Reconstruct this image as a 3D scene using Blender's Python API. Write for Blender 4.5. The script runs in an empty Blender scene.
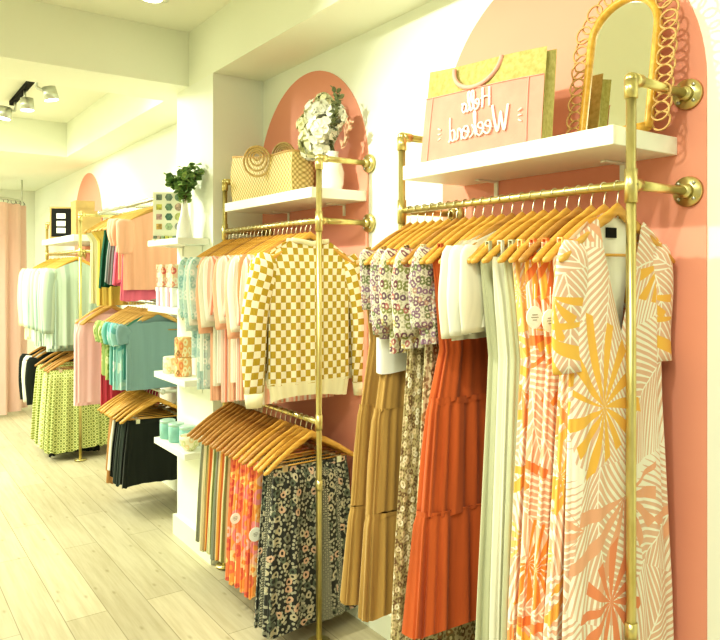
import bpy, math, random
from math import pi, sin, cos, radians
random.seed(7)
C = bpy.context.scene.collection

# ------------------------------------------------------------------ materials
class NT:
    def __init__(s, name):
        s.m = bpy.data.materials.new(name); s.m.use_nodes = True
        s.t = s.m.node_tree; s.b = s.t.nodes['Principled BSDF']
    def n(s, typ, **kw):
        nd = s.t.nodes.new(typ)
        for k, v in kw.items():
            if k.startswith('i_'):
                key = k[2:]
                key = int(key) if key.isdigit() else key.replace('_', ' ')
                if isinstance(v, tuple) and len(v) == 2 and hasattr(v[0], 'outputs'):
                    s.t.links.new(v[0].outputs[v[1]], nd.inputs[key])
                else: nd.inputs[key].default_value = v
            else: setattr(nd, k, v)
        return nd
    def link(s, a, o, b, i): s.t.links.new(a.outputs[o], b.inputs[i])
    def math(s, op, a, b=None, c=None):
        nd = s.t.nodes.new('ShaderNodeMath'); nd.operation = op
        for i, v in enumerate((a, b, c)):
            if v is None: continue
            if isinstance(v, tuple): s.t.links.new(v[0].outputs[v[1]], nd.inputs[i])
            else: nd.inputs[i].default_value = v
        return (nd, 0)
    def mix(s, fac, a, b):
        nd = s.t.nodes.new('ShaderNodeMix'); nd.data_type = 'RGBA'
        for i, v in ((0, fac), (6, a), (7, b)):
            if isinstance(v, tuple) and len(v) == 2: s.t.links.new(v[0].outputs[v[1]], nd.inputs[i])
            elif i == 0: nd.inputs[0].default_value = v
            else: nd.inputs[i].default_value = (*v[:3], 1)
        return (nd, 2)
    def ramp(s, fac, stops, interp='CONSTANT'):
        nd = s.t.nodes.new('ShaderNodeValToRGB'); cr = nd.color_ramp; cr.interpolation = interp
        while len(cr.elements) < len(stops): cr.elements.new(0.5)
        for e, (p, c) in zip(cr.elements, stops): e.position = p; e.color = (*c, 1)
        s.t.links.new(fac[0].outputs[fac[1]], nd.inputs[0])
        return (nd, 0)
    def uv(s, scale=(1, 1, 1), off=(0, 0, 0), rnd=True):
        tc = s.t.nodes.new('ShaderNodeTexCoord')
        mp = s.n('ShaderNodeMapping'); mp.inputs['Scale'].default_value = scale
        s.link(tc, 'UV', mp, 'Vector')
        return (mp, 0)
    def obj(s, scale=(1, 1, 1)):
        tc = s.t.nodes.new('ShaderNodeTexCoord'); mp = s.n('ShaderNodeMapping'); mp.inputs['Scale'].default_value = scale
        s.link(tc, 'Object', mp, 'Vector'); return (mp, 0)
    def gen(s, scale=(1, 1, 1)):
        tc = s.t.nodes.new('ShaderNodeTexCoord'); mp = s.n('ShaderNodeMapping'); mp.inputs['Scale'].default_value = scale
        s.link(tc, 'Generated', mp, 'Vector'); return (mp, 0)
    def col(s, c, rough=.7, metal=0, spec=None):
        if isinstance(c, tuple) and len(c) == 2: s.t.links.new(c[0].outputs[c[1]], s.b.inputs['Base Color'])
        else: s.b.inputs['Base Color'].default_value = (*c, 1)
        s.b.inputs['Roughness'].default_value = rough; s.b.inputs['Metallic'].default_value = metal
        if spec is not None: s.b.inputs['Specular IOR Level'].default_value = spec
        return s.m
    def bump(s, h, st=.3, dist=.005):
        nd = s.n('ShaderNodeBump'); nd.inputs['Strength'].default_value = st; nd.inputs['Distance'].default_value = dist
        s.t.links.new(h[0].outputs[h[1]], nd.inputs['Height']); s.link(nd, 0, s.b, 'Normal')

def noise(t, vec, scale, detail=2.0, rough=.5):
    nd = t.n('ShaderNodeTexNoise'); t.t.links.new(vec[0].outputs[vec[1]], nd.inputs['Vector'])
    nd.inputs['Scale'].default_value = scale; nd.inputs['Detail'].default_value = detail; nd.inputs['Roughness'].default_value = rough
    return (nd, 0)
def voro(t, vec, scale, feature='F1', rand=1.0):
    nd = t.n('ShaderNodeTexVoronoi', feature=feature); t.t.links.new(vec[0].outputs[vec[1]], nd.inputs['Vector'])
    nd.voronoi_dimensions = '2D'
    nd.inputs['Scale'].default_value = scale; nd.inputs['Randomness'].default_value = rand
    return nd

def plain(name, c, rough=.7, metal=0, var=.06, scale=6, bump=0):
    t = NT(name); v = t.obj()
    nz = noise(t, v, scale, 3)
    dark = tuple(x * (1 - var) for x in c); lite = tuple(min(1, x * (1 + var * .6)) for x in c)
    t.col(t.ramp(nz, [(.3, dark), (.7, lite)], 'LINEAR'), rough, metal)
    if bump: t.bump(noise(t, v, scale * 12, 3), bump, .002)
    return t.m

def cloth_finish(t, c, rough=.85):
    t.col(c, rough, 0, .2)
    w = t.uv(); t.bump(noise(t, w, 260, 2), .12, .001)
    t.b.inputs['Sheen Weight'].default_value = .15
    return t.m

def fabric(name, c, var=.1):
    t = NT(name); v = t.uv((30, 2, 1)); nz = noise(t, v, 1, 3)
    dark = tuple(x * (1 - var) for x in c); lite = tuple(min(1, x * (1 + var * .5)) for x in c)
    return cloth_finish(t, t.ramp(nz, [(.3, dark), (.7, lite)], 'LINEAR'))

def floral(name, base, cols, scale=28, thr=.36, base2=None, second=None):
    t = NT(name); v = t.uv()
    nz = t.n('ShaderNodeTexNoise'); t.t.links.new(v[0].outputs[0], nz.inputs['Vector']); nz.inputs['Scale'].default_value = scale * 1.2
    add = t.n('ShaderNodeVectorMath', operation='MULTIPLY_ADD'); t.link(nz, 'Color', add, 0)
    add.inputs[1].default_value = (.5 / scale,) * 3; t.t.links.new(v[0].outputs[0], add.inputs[2])
    vo = voro(t, (add, 0), scale)
    sep = t.n('ShaderNodeSeparateColor'); t.link(vo, 'Color', sep, 0)
    k = len(cols); cr = t.ramp((sep, 0), [(i / k, c) for i, c in enumerate(cols)])
    bg = base
    if base2:
        v2 = voro(t, v, scale * 2.3); bg = t.mix(t.math('LESS_THAN', (v2, 0), .33), base, base2)
    ring = t.math('LESS_THAN', (vo, 0), thr)
    c1 = t.mix(ring, bg, cr)
    core = t.math('LESS_THAN', (vo, 0), thr * .38)
    c2 = t.mix(core, c1, second or base)
    return cloth_finish(t, c2)

def stripes(name, cols, freq=24, jitter=.3):
    t = NT(name); v = t.uv((freq, .6, 1)); 
    sx = t.n('ShaderNodeSeparateXYZ'); t.t.links.new(v[0].outputs[0], sx.inputs[0])
    nz = noise(t, v, .8, 2)
    x = t.math('ADD', (sx, 0), t.math('MULTIPLY', nz, jitter))
    fr = t.math('FRACT', x); k = len(cols)
    return cloth_finish(t, t.ramp(fr, [(i / k, c) for i, c in enumerate(cols)]))

def checker(name, a, b, size=.03):
    t = NT(name); v = t.uv((1, .92, 1)); ck = t.n('ShaderNodeTexChecker'); t.t.links.new(v[0].outputs[0], ck.inputs[0])
    ck.inputs['Scale'].default_value = 1 / size
    c = t.mix((ck, 1), a, b)
    t.col(c, .9, 0, .1)
    w = t.uv((1, 1, 1)); wv = t.n('ShaderNodeTexWave'); t.t.links.new(w[0].outputs[0], wv.inputs[0]); wv.inputs['Scale'].default_value = 60
    t.bump((wv, 0), .35, .002); return t.m

def tile_dots(name, base, ink, scale=30):
    t = NT(name); v = t.uv((1, 1, 1)); r = t.n('ShaderNodeVectorRotate'); t.t.links.new(v[0].outputs[0], r.inputs[0]); r.inputs['Angle'].default_value = .785
    vo = voro(t, (r, 0), scale, rand=0.0)
    m1 = t.math('LESS_THAN', (vo, 0), .46); m2 = t.math('LESS_THAN', (vo, 0), .2)
    c = t.mix(m1, ink, base); c = t.mix(m2, c, ink)
    return cloth_finish(t, c)

def palm(name, base, pale, bolds, scale=4.2, seed=0., bold_amt=.45):
    t = NT(name)
    v = t.uv(); mp = t.n('ShaderNodeMapping'); t.t.links.new(v[0].outputs[0], mp.inputs[0]); mp.inputs['Location'].default_value = (seed, seed * .7, 0)
    v = (mp, 0)
    def burst(sc, k, thin, off, rmax, curve):
        m2 = t.n('ShaderNodeMapping'); t.t.links.new(v[0].outputs[0], m2.inputs[0]); m2.inputs['Location'].default_value = (off, off * 1.3, 0)
        vo = voro(t, (m2, 0), sc, rand=.85)
        d = t.n('ShaderNodeVectorMath', operation='SUBTRACT'); t.link(m2, 0, d, 0); t.link(vo, 'Position', d, 1)
        sp = t.n('ShaderNodeSeparateXYZ'); t.link(d, 0, sp, 0)
        ang = t.math('ARCTAN2', (sp, 1), (sp, 0))
        sepc = t.n('ShaderNodeSeparateColor'); t.link(vo, 'Color', sepc, 0)
        rr = (vo, 0)
        a2 = t.math('ADD', ang, t.math('MULTIPLY', rr, curve))
        a3 = t.math('ADD', a2, t.math('MULTIPLY', (sepc, 2), 6.28))
        s = t.math('COSINE', t.math('MULTIPLY', a3, k))
        # petals taper outward: |cos| must beat a threshold growing with radius
        thr = t.math('MULTIPLY_ADD', rr, 1.6 / rmax, thin)
        thr = t.math('SUBTRACT', thr, .75)
        pet = t.math('GREATER_THAN', s, thr)
        fan = t.math('GREATER_THAN', t.math('COSINE', t.math('MULTIPLY', a3, .5)), -.35)
        return t.math('MULTIPLY', pet, fan), sepc, rr
    def frond(sc, off, freq):
        m2 = t.n('ShaderNodeMapping'); t.t.links.new(v[0].outputs[0], m2.inputs[0]); m2.inputs['Location'].default_value = (off, off * 1.3, 0)
        vo = voro(t, (m2, 0), sc, rand=.8)
        d = t.n('ShaderNodeVectorMath', operation='SUBTRACT'); t.link(m2, 0, d, 0); t.link(vo, 'Position', d, 1)
        sepc = t.n('ShaderNodeSeparateColor'); t.link(vo, 'Color', sepc, 0)
        r = t.n('ShaderNodeVectorRotate'); t.link(d, 0, r, 0); t.link(t.math('MULTIPLY', (sepc, 2), 6.28)[0], 0, r, 'Angle')
        sp = t.n('ShaderNodeSeparateXYZ'); t.link(r, 0, sp, 0)
        x = (sp, 0); bend = t.math('MULTIPLY', t.math('MULTIPLY', x, x), 1.6)
        y = t.math('ABSOLUTE', t.math('SUBTRACT', (sp, 1), bend))
        w1 = t.math('SUBTRACT', x, t.math('MULTIPLY', y, 1.1))
        st = t.math('SINE', t.math('MULTIPLY', w1, freq))
        edge = t.math('MULTIPLY', y, 9.0)
        lf = t.math('GREATER_THAN', st, t.math('SUBTRACT', edge, .75))
        rib = t.math('GREATER_THAN', y, .0022)
        return t.math('MULTIPLY', lf, rib), sepc
    p1, s1 = frond(scale * 1.05, 3.3, 280)
    c = t.mix(p1, base, pale)
    p2, s2, r2 = burst(scale, 13, .02, 0., .92, .25)
    on = t.math('LESS_THAN', (s2, 1), bold_amt)
    k = len(bolds); bc = t.ramp((s2, 0), [(i / k, x) for i, x in enumerate(bolds)])
    m = t.math('MULTIPLY', p2, on)
    c = t.mix(m, c, bc)
    p3, s3, r3 = burst(scale * 1.3, 11, 0., 7.7, .85, .2)
    on3 = t.math('LESS_THAN', (s3, 1), bold_amt * .6)
    bc3 = t.ramp((s3, 0), [(i / k, x) for i, x in enumerate(bolds[::-1])])
    c = t.mix(t.math('MULTIPLY', p3, on3), c, bc3)
    return cloth_finish(t, c)

def rattan(name, a, b, scale=60):
    t = NT(name); v = t.uv(); r = t.n('ShaderNodeVectorRotate'); t.t.links.new(v[0].outputs[0], r.inputs[0]); r.inputs['Angle'].default_value = .785
    vo = voro(t, (r, 0), scale, rand=0.)
    c = t.ramp((vo, 0), [(.2, a), (.62, b)], 'LINEAR')
    t.col(c, .6); t.bump(t.math('MULTIPLY', (vo, 0), -1.), .6, .004); return t.m

W = {}
W['wall'] = plain('wall_paint', (.93, .96, .84), .8, var=.02, scale=1.5)
W['ceil'] = plain('ceiling_paint', (.90, .91, .76), .85, var=.02, scale=1.5)
W['soffit'] = plain('soffit_paint', (.92, .95, .80), .85, var=.02, scale=1.5)
W['pink'] = plain('pink_wall_paint', (.84, .36, .26), .75, var=.03, scale=2)
W['white'] = plain('white_lacquer', (.93, .94, .82), .4, var=.01)
W['trimw'] = plain('skirting_paint', (.86, .89, .74), .5, var=.02)
t = NT('brass_metal'); v = t.obj((1, 1, .4)); nz = noise(t, v, 22, 4)
W['brass'] = t.col(t.ramp(nz, [(.3, (.56, .46, .17)), (.7, (.78, .69, .34))], 'LINEAR'), .3, .85); t.bump(noise(t, v, 90, 2), .06, .002)
W['steel'] = plain('hook_steel', (.72, .68, .5), .3, .9)
W['chrome'] = plain('brushed_steel', (.6, .62, .55), .35, .8)
W['black'] = plain('black_metal', (.02, .02, .018), .8)
W['black'].node_tree.nodes['Principled BSDF'].inputs['Specular IOR Level'].default_value = .1
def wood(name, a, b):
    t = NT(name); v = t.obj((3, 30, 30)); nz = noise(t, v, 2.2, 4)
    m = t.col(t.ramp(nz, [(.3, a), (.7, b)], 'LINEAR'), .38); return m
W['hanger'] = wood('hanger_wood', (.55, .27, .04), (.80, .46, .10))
W['hanger_dark'] = wood('hanger_wood_dark', (.36, .16, .035), (.6, .32, .08))  # darker brown version of the hanger wood
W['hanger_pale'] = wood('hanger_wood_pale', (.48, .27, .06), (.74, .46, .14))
# floor planks running along Y
t = NT('pale_oak_planks'); tc = t.n('ShaderNodeTexCoord'); mp = t.n('ShaderNodeMapping'); t.link(tc, 'Object', mp, 0); mp.inputs['Rotation'].default_value = (0, 0, pi / 2)
br = t.n('ShaderNodeTexBrick', offset=.37); t.link(mp, 0, br, 0)
for k_, v_ in (('Scale', 1.), ('Mortar Size', .0022), ('Mortar Smooth', .3), ('Bias', 0.), ('Brick Width', 1.3), ('Row Height', .17)): br.inputs[k_].default_value = v_
br.inputs['Color1'].default_value = (.66, .60, .42, 1); br.inputs['Color2'].default_value = (.53, .48, .33, 1); br.inputs['Mortar'].default_value = (.34, .30, .19, 1)
mp2 = t.n('ShaderNodeMapping'); t.link(tc, 'Object', mp2, 0); mp2.inputs['Scale'].default_value = (22, 1.3, 1)
g = noise(t, (mp2, 0), 1.6, 6, .65); gr = t.ramp(g, [(.25, (.70, .66, .56)), (.6, (1, 1, 1))], 'LINEAR')
mx = t.n('ShaderNodeMix', data_type='RGBA', blend_type='MULTIPLY'); mx.inputs[0].default_value = .75
t.link(br, 0, mx, 6); t.t.links.new(gr[0].outputs[0], mx.inputs[7])
mp3 = t.n('ShaderNodeMapping'); t.link(tc, 'Object', mp3, 0); mp3.inputs['Scale'].default_value = (4, 1.6, 1)
kn = voro(t, (mp3, 0), 1.7); kk = t.ramp((kn, 0), [(.0, (.42, .36, .22)), (.07, (1, 1, 1))], 'LINEAR')
mx2 = t.n('ShaderNodeMix', data_type='RGBA', blend_type='MULTIPLY'); mx2.inputs[0].default_value = .5
t.link(mx, 2, mx2, 6); t.t.links.new(kk[0].outputs[0], mx2.inputs[7])
W['floor'] = t.col((mx2, 2), .48, 0, .35); t.bump((br, 1), -.25, .002)

# ------------------------------------------------------------------ mesh builder
class MB:
    def __init__(s): s.v = []; s.f = []; s.uv = []; s.sm = []
    def _add(s, vs, fs, uvs=None, smooth=False):
        b = len(s.v); s.v += [tuple(v) for v in vs]
        s.uv += (uvs if uvs else [(v[0] + v[1], v[2]) for v in vs])
        for f in fs: s.f.append(tuple(b + i for i in f)); s.sm.append(smooth)
        return s
    def box(s, x0, x1, y0, y1, z0, z1, bev=0.0):
        if bev <= 0:
            vs = [(x, y, z) for x in (x0, x1) for y in (y0, y1) for z in (z0, z1)]
            return s._add(vs, [(0, 1, 3, 2), (4, 6, 7, 5), (0, 4, 5, 1), (2, 3, 7, 6), (0, 2, 6, 4), (1, 5, 7, 3)])
        import bmesh
        bm = bmesh.new(); bmesh.ops.create_cube(bm, size=1)
        for v in bm.verts:
            v.co = ((x0 + x1) / 2 + v.co.x * (x1 - x0), (y0 + y1) / 2 + v.co.y * (y1 - y0), (z0 + z1) / 2 + v.co.z * (z1 - z0))
        bmesh.ops.bevel(bm, geom=bm.edges[:], offset=bev, segments=2, affect='EDGES', profile=.5)
        vs = [tuple(v.co) for v in bm.verts]; fs = [tuple(v.index for v in f.verts) for f in bm.faces]
        bm.verts.index_update(); bm.free()
        return s._add(vs, fs)
    def rings(s, rs, closed=True, cap=True, smooth=True, uvs=None):
        n = len(rs[0]); m = n + 1 if closed else n
        vs = []; uu = []
        for j, r in enumerate(rs):
            rr = r + [r[0]] if closed else r
            vs += rr
            if uvs: uu += uvs[j]
            else:
                uu += [(i / n, j * .05) for i in range(m)]
        fs = []
        for j in range(len(rs) - 1):
            for i in range(m - 1):
                a = j * m + i; fs.append((a, a + 1, a + m + 1, a + m))
        if cap:
            fs.append(tuple(range(n - 1, -1, -1))); k = (len(rs) - 1) * m; fs.append(tuple(k + i for i in range(n)))
        return s._add(vs, fs, uu, smooth)
    def tube(s, pts, r, n=10, rx=None, up=(0, 0, 1)):
        from mathutils import Vector
        P = [Vector(p) for p in pts]; rs = []; prev = None; L = 0; uvs = []
        for i, p in enumerate(P):
            d = (P[min(i + 1, len(P) - 1)] - P[max(i - 1, 0)]).normalized()
            if prev is None:
                a = Vector(up) if abs(d.dot(Vector(up))) < .95 else Vector((1, 0, 0))
            else: a = prev
            u = (a - d * a.dot(d)).normalized(); prev = u; w = d.cross(u)
            rr = r[i] if isinstance(r, (list, tuple)) else r
            r2 = (rx[i] if isinstance(rx, (list, tuple)) else rx) if rx is not None else rr
            rs.append([tuple(p + u * (rr * cos(2 * pi * k / n)) + w * (r2 * sin(2 * pi * k / n))) for k in range(n)])
            if i: L += (P[i] - P[i - 1]).length
            per = 2 * pi * max(rr, r2) * .8
            uvs.append([(k / n * per, -L) for k in range(n + 1)])
        return s.rings(rs, uvs=uvs)
    def cyl(s, a, b, r, n=20, r2=None):
        return s.tube([a, b], [r, r if r2 is None else r2], n)
    def lathe(s, prof, c=(0, 0, 0), n=28, squash=1.0):
        rs = [[(c[0] + r * cos(2 * pi * k / n), c[1] + r * squash * sin(2 * pi * k / n), c[2] + z) for k in range(n)] for r, z in prof]
        uvs = [[(k / n * .4, z) for k in range(n + 1)] for r, z in prof]
        return s.rings(rs, uvs=uvs)
    def torus(s, c, R, r, axis='x', n=32, m=8, tilt=0):
        vs = []; fs = []
        for i in range(n):
            a = 2 * pi * i / n
            for j in range(m):
                b = 2 * pi * j / m; q = R + r * cos(b); h = r * sin(b)
                if axis == 'x': p = (h, q * cos(a), q * sin(a))
                elif axis == 'y': p = (q * cos(a), h, q * sin(a))
                else: p = (q * cos(a), q * sin(a), h)
                vs.append((c[0] + p[0], c[1] + p[1], c[2] + p[2]))
                fs.append((i * m + j, ((i + 1) % n) * m + j, ((i + 1) % n) * m + (j + 1) % m, i * m + (j + 1) % m))
        return s._add(vs, fs, smooth=True)
    def ball(s, c, r, n=12, m=8, sz=1.0):
        prof = [(max(1e-4, r * sin(pi * j / m)), -r * sz * cos(pi * j / m)) for j in range(m + 1)]
        return s.lathe(prof, c, n)
    def build(s, name, mat, parent=None, loc=None):
        me = bpy.data.meshes.new(name); me.from_pydata(s.v, [], s.f)
        me.polygons.foreach_set('use_smooth', s.sm)
        ul = me.uv_layers.new(name='UVMap')
        li = [0] * len(me.loops); me.loops.foreach_get('vertex_index', li)
        fl = [0.0] * (2 * len(li))
        for i, vi in enumerate(li): fl[2 * i], fl[2 * i + 1] = s.uv[vi][0], s.uv[vi][1]
        ul.data.foreach_set('uv', fl)
        me.materials.append(mat); me.update()
        o = bpy.data.objects.new(name, me); C.objects.link(o)
        if parent: o.parent = parent
        if loc: o.location = loc
        return o

def tag(o, label, cat, group=None, kind=None):
    o['label'] = label; o['category'] = cat
    if group: o['group'] = group
    if kind: o['kind'] = kind
    return o
def thing(name, label, cat, loc=(0, 0, 0), rz=0, group=None):
    o = bpy.data.objects.new(name, None); C.objects.link(o); o.location = loc; o.rotation_euler = (0, 0, rz)
    o.empty_display_size = .05
    return tag(o, label, cat, group)
def struct(name, mb, mat, parent=None):
    o = mb.build(name, mat, parent)
    if not parent: o['kind'] = 'structure'
    return o
def dup(root, loc, rz=0, label=None, group=None):
    r = root.copy(); C.objects.link(r); r.location = loc; r.rotation_euler = (0, 0, rz)
    if label: r['label'] = label
    if group: r['group'] = group
    for ch in list(root.children):
        c = ch.copy(); C.objects.link(c); c.parent = r
        for g in list(ch.children):
            d = g.copy(); C.objects.link(d); d.parent = c
    return r

# ------------------------------------------------------------------ room
WX, RX, SX = 1.70, 1.45, 1.42       # wall plane, rail plane, soffit face
YF, YB, XL = 9.3, -3.2, -4.2
struct('floor', MB().box(XL, WX, YB, YF, -.05, 0), W['floor'])
struct('ceiling', MB().box(XL, WX, YB, YF, 2.74, 2.85), W['ceil'])
struct('wall_right', MB().box(WX, WX + .15, YB, YF, 0, 2.85), W['wall'])
struct('wall_far', MB().box(XL, WX, YF, YF + .15, 0, 2.85), W['wall'])
struct('wall_left', MB().box(XL - .15, XL, YB, YF, 0, 2.85), W['wall'])
wb = MB().box(XL, -3.4, YB - .15, YB, 0, 2.85); wb.box(.9, WX, YB - .15, YB, 0, 2.85); wb.box(-3.4, .9, YB - .15, YB, 2.3, 2.85); wb.box(-3.4, .9, YB - .15, YB, 0, .25)
struct('wall_back', wb, W['wall'])
# unseen shopfront window, added behind the camera to let light in
wn = bpy.data.objects.new('window_1', None); C.objects.link(wn); wn['kind'] = 'structure'
fr = MB()
for x in (-3.38, -1.97, -.55, .86): fr.box(x - .02, x + .02, YB - .1, YB - .04, .25, 2.3)
fr.box(-3.4, .88, YB - .1, YB - .04, .25, .30); fr.box(-3.4, .88, YB - .1, YB - .04, 2.25, 2.3)
fr.build('window_frame', W['black'], wn)
struct('trim_1', MB().box(SX, WX, YB, 3.28, 2.45, 2.74).box(SX, WX, 3.28, 6.38, 2.45, 2.74), W['soffit'])       # bulkhead along the wall
struct('trim_2', MB().box(XL, SX, 3.60, 3.98, 2.45, 2.74), W['soffit'])                                        # first cross beam
struct('trim_3', MB().box(XL, SX, 6.38, YF, 2.45, 2.74).box(SX, WX, 6.38, YF, 2.45, 2.74), W['soffit'])        # lowered far ceiling
struct('wall_column', MB().box(SX, WX, 3.28, 3.77, 0, 2.45), W['wall'])
bb = MB().box(WX - .014, WX, YB, 3.28, 0, .10).box(WX - .014, WX, 3.77, YF, 0, .10)
struct('baseboard_right', bb, W['trimw'])
struct('baseboard_column', MB().box(SX - .02, WX, 3.262, 3.28, 0, .11).box(SX - .02, SX, 3.28, 3.785, 0, .11), W['trimw'])
struct('baseboard_far', MB().box(XL, WX - .014, YF - .014, YF, 0, .10), W['trimw'])
def arch(name, yc, hw, zs, z0=.10):
    pts = [(yc - hw, z0), (yc + hw, z0), (yc + hw, zs)] + [(yc + hw * cos(a), zs + hw * sin(a)) for a in [pi * k / 40 for k in range(1, 40)]] + [(yc - hw, zs)]
    n = len(pts); m = MB(); vs = [(WX - .004, y, z) for y, z in pts] + [(WX, y, z) for y, z in pts]
    fs = [tuple(range(n))[::-1]] + [(i, (i + 1) % n, n + (i + 1) % n, n + i) for i in range(n)]
    m._add(vs, fs); struct(name, m, W['pink'])
arch('trim_4', 1.400, .483, 1.93)
arch('trim_5', 2.828, .487, 1.90)
arch('trim_6', 6.80, .50, 1.88)

# ------------------------------------------------------------------ hangers
def hanger_proto(name, mat, label, group, flip=1):
    r = thing(name, label, 'hanger', (0, 0, -50), 0, group)
    # wooden body : swept rounded section, slight shoulder curve
    rings = []; N = 26
    for i in range(N + 1):
        x = -.22 + .44 * i / N; a = abs(x) / .22
        zt = -.048 - .122 * a ** 1.3
        if a < .16: zt += .010 * (1 - a / .16)
        hgt = .030 * (1 - a) + .022 * a; th = .0062 + .0040 * a ** 2
        yc = -.010 * a ** 2 * flip
        if i in (0, N): hgt *= .55; th *= .55
        sec = []
        for k in range(10):
            q = 2 * pi * k / 10
            sec.append((x, yc + th * cos(q) * (1.0), zt - hgt / 2 + hgt / 2 * sin(q)))
        rings.append(sec)
    MB().rings(rings).build('hanger_body', mat, r)
    hk = MB(); R = .0128
    pts = [(cos(a) * R, 0, sin(a) * R) for a in [radians(d) for d in range(205, -70, -18)]] + [(.002, 0, -.024), (0, 0, -.034), (0, 0, -.054)]
    hk.tube(pts, .0016, 6, up=(0, 1, 0)); hk.build('hook', W['steel'], r)
    MB().tube([(-.185, 0, -.163), (.185, 0, -.163)], .0035, 6).build('trouser_bar', mat, r)
    return r
HP = [hanger_proto('wooden_hanger', W[k], 'x', 'x') for k in ('hanger', 'hanger_dark', 'hanger_pale')]
_used = [False] * 3
def hang(x, y, z, rz, label, group, kind=0):
    if not _used[kind]:
        _used[kind] = True; h = HP[kind]; h.location = (x, y, z); h.rotation_euler = (0, 0, rz); h['label'] = label; h['group'] = group; return h
    return dup(HP[kind], (x, y, z), rz, label, group)

# ------------------------------------------------------------------ garments (hanger space: X across, -Y faces the camera, z from the rail)
def ztop(x):
    a = min(1, abs(x) / .22); return -.046 - .122 * a ** 1.3
def lerp(a, b, t): return a + (b - a) * t
def shell(rows, seed=0, n=132, neck=None, step=.03, cap=False, m=None):
    """rows: (z, halfwidth, halfthick, fold amp, fold count, x shift). neck=(halfwidth, front dip, back dip)"""
    rnd = random.Random(seed); ph = [rnd.uniform(0, 6.28) for _ in range(6)]
    zs = []
    for (a, b) in zip(rows[:-1], rows[1:]):
        k = max(1, int(abs(a[0] - b[0]) / step))
        for i in range(k): t = i / k; zs.append([lerp(a[j], b[j], t) for j in range(6)])
    zs.append(list(rows[-1]))
    z0 = rows[0][0]; R = []; U = []
    fr = int(rows[-1][4]); k1 = fr; k2 = int(fr * 1.6) + 1
    wr = max(r[1] for r in rows)
    def base(th, w, t):
        c, s = cos(th), sin(th)
        return w * (1 if c >= 0 else -1) * abs(c) ** .85, t * (1 if s >= 0 else -1) * abs(s) ** .7
    arc = [0.]
    for i in range(n):
        a = base(2 * pi * i / n, wr, .02); b = base(2 * pi * (i + 1) / n, wr, .02); arc.append(arc[-1] + math.dist(a, b))
    for (z, w, t, amp, _, sx) in zs:
        ring = []; uv = []
        for i in range(n):
            th = 2 * pi * i / n; c, s = cos(th), sin(th)
            x, y = base(th, w, t)
            q = k1 * th + ph[0] + .5 * sin(z * 3 + ph[3])
            fa = sin(q) * .48 + sin(k2 * th + ph[1] + .6 * sin(z * 4 + ph[2])) * .3 + sin(int(k1 * .45) * th + ph[4] + z) * .35
            y += amp * fa * (s / (abs(s) + .25)); x += amp * .7 * fa * c * abs(c)
            x += sx
            zz = z
            if neck:
                f = max(0, 1 - (z0 - z) / .30)
                ax = abs(x); zt = ztop(x)
                if ax < neck[0]:
                    d = neck[1] if s < 0 else neck[2]
                    zt -= d * (1 - ax / neck[0]) ** (.9 if d > .1 else .5)
                zz = z + (zt + .004 - z0) * f
            else: zz = z + (.010 * sin(2 * th + ph[4]) + amp * .5 * fa) * max(0, (z0 - z) / abs(z0 - zs[-1][0] + 1e-6)) ** 3
            ring.append((x, y, zz)); uv.append((arc[i], zz))
        uv.append((arc[n], uv[0][1]))
        R.append(ring); U.append(uv)
    m = m or MB(); m.rings(R, cap=cap, uvs=U)
    return m

def sleeve(side, length, r0=.055, r1=.035, out=.03, fwd=0., seed=0, bulge=0., x0=.185, thin=.42):
    rnd = random.Random(seed * 7 + side); P = []; A = []; B = []; N = 14
    for i in range(N + 1):
        t = i / N
        x = side * (x0 + out * sin(min(1, t * 1.6) * pi / 2) - .012 * t); z = -.135 - length * t
        y = fwd * t + .004 * sin(t * 5 + seed)
        P.append((x, y, z)); r = lerp(r0, r1, t) + bulge * sin(pi * t) + .0015 * sin(t * 9 + seed)
        if i == 0: r *= .6
        if i == 1: r *= .9
        A.append(r); B.append(max(.008, r * thin))
    m = MB(); m.tube(P, A, 16, rx=B, up=(1, 0, 0)); return m

def strap(m, x, z0, z1, y=0):
    m.box(x - .005, x + .005, -.0075 + y, -.0045 + y, z1, z0); m.box(x - .005, x + .005, .0045 + y, .0075 + y, z1, z0)
    m.box(x - .005, x + .005, -.0075 + y, .0075 + y, z0 - .001, z0 + .002)
    return m
def swing_tag(parent, x, y, z, r=.022, mat=None):
    m = MB(); m.rings([[(x + r * cos(2 * pi * k / 20), y + q, z + r * sin(2 * pi * k / 20)) for k in range(20)] for q in (-.001, .001)], smooth=False)
    o = m.build('swing_tag', mat or W['paper'], parent)
    mk = MB()
    for dz, hw in ((.006, .009), (0, .012), (-.006, .007)): mk.box(x - hw, x + hw, y - .0018, y - .0011, z + dz - .0009, z + dz + .0009)
    mk.build('printed_mark', W['ink'], o)
    MB().tube([(x, y, z + r), (x + .006, y + .004, z + r + .05)], .0008, 5).build('tag_string', W['paper'], o)
    return o
W['paper'] = plain('white_paper', (.93, .94, .86), .7, var=.01)
W['ink'] = plain('grey_ink', (.35, .34, .26), .7)

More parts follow.
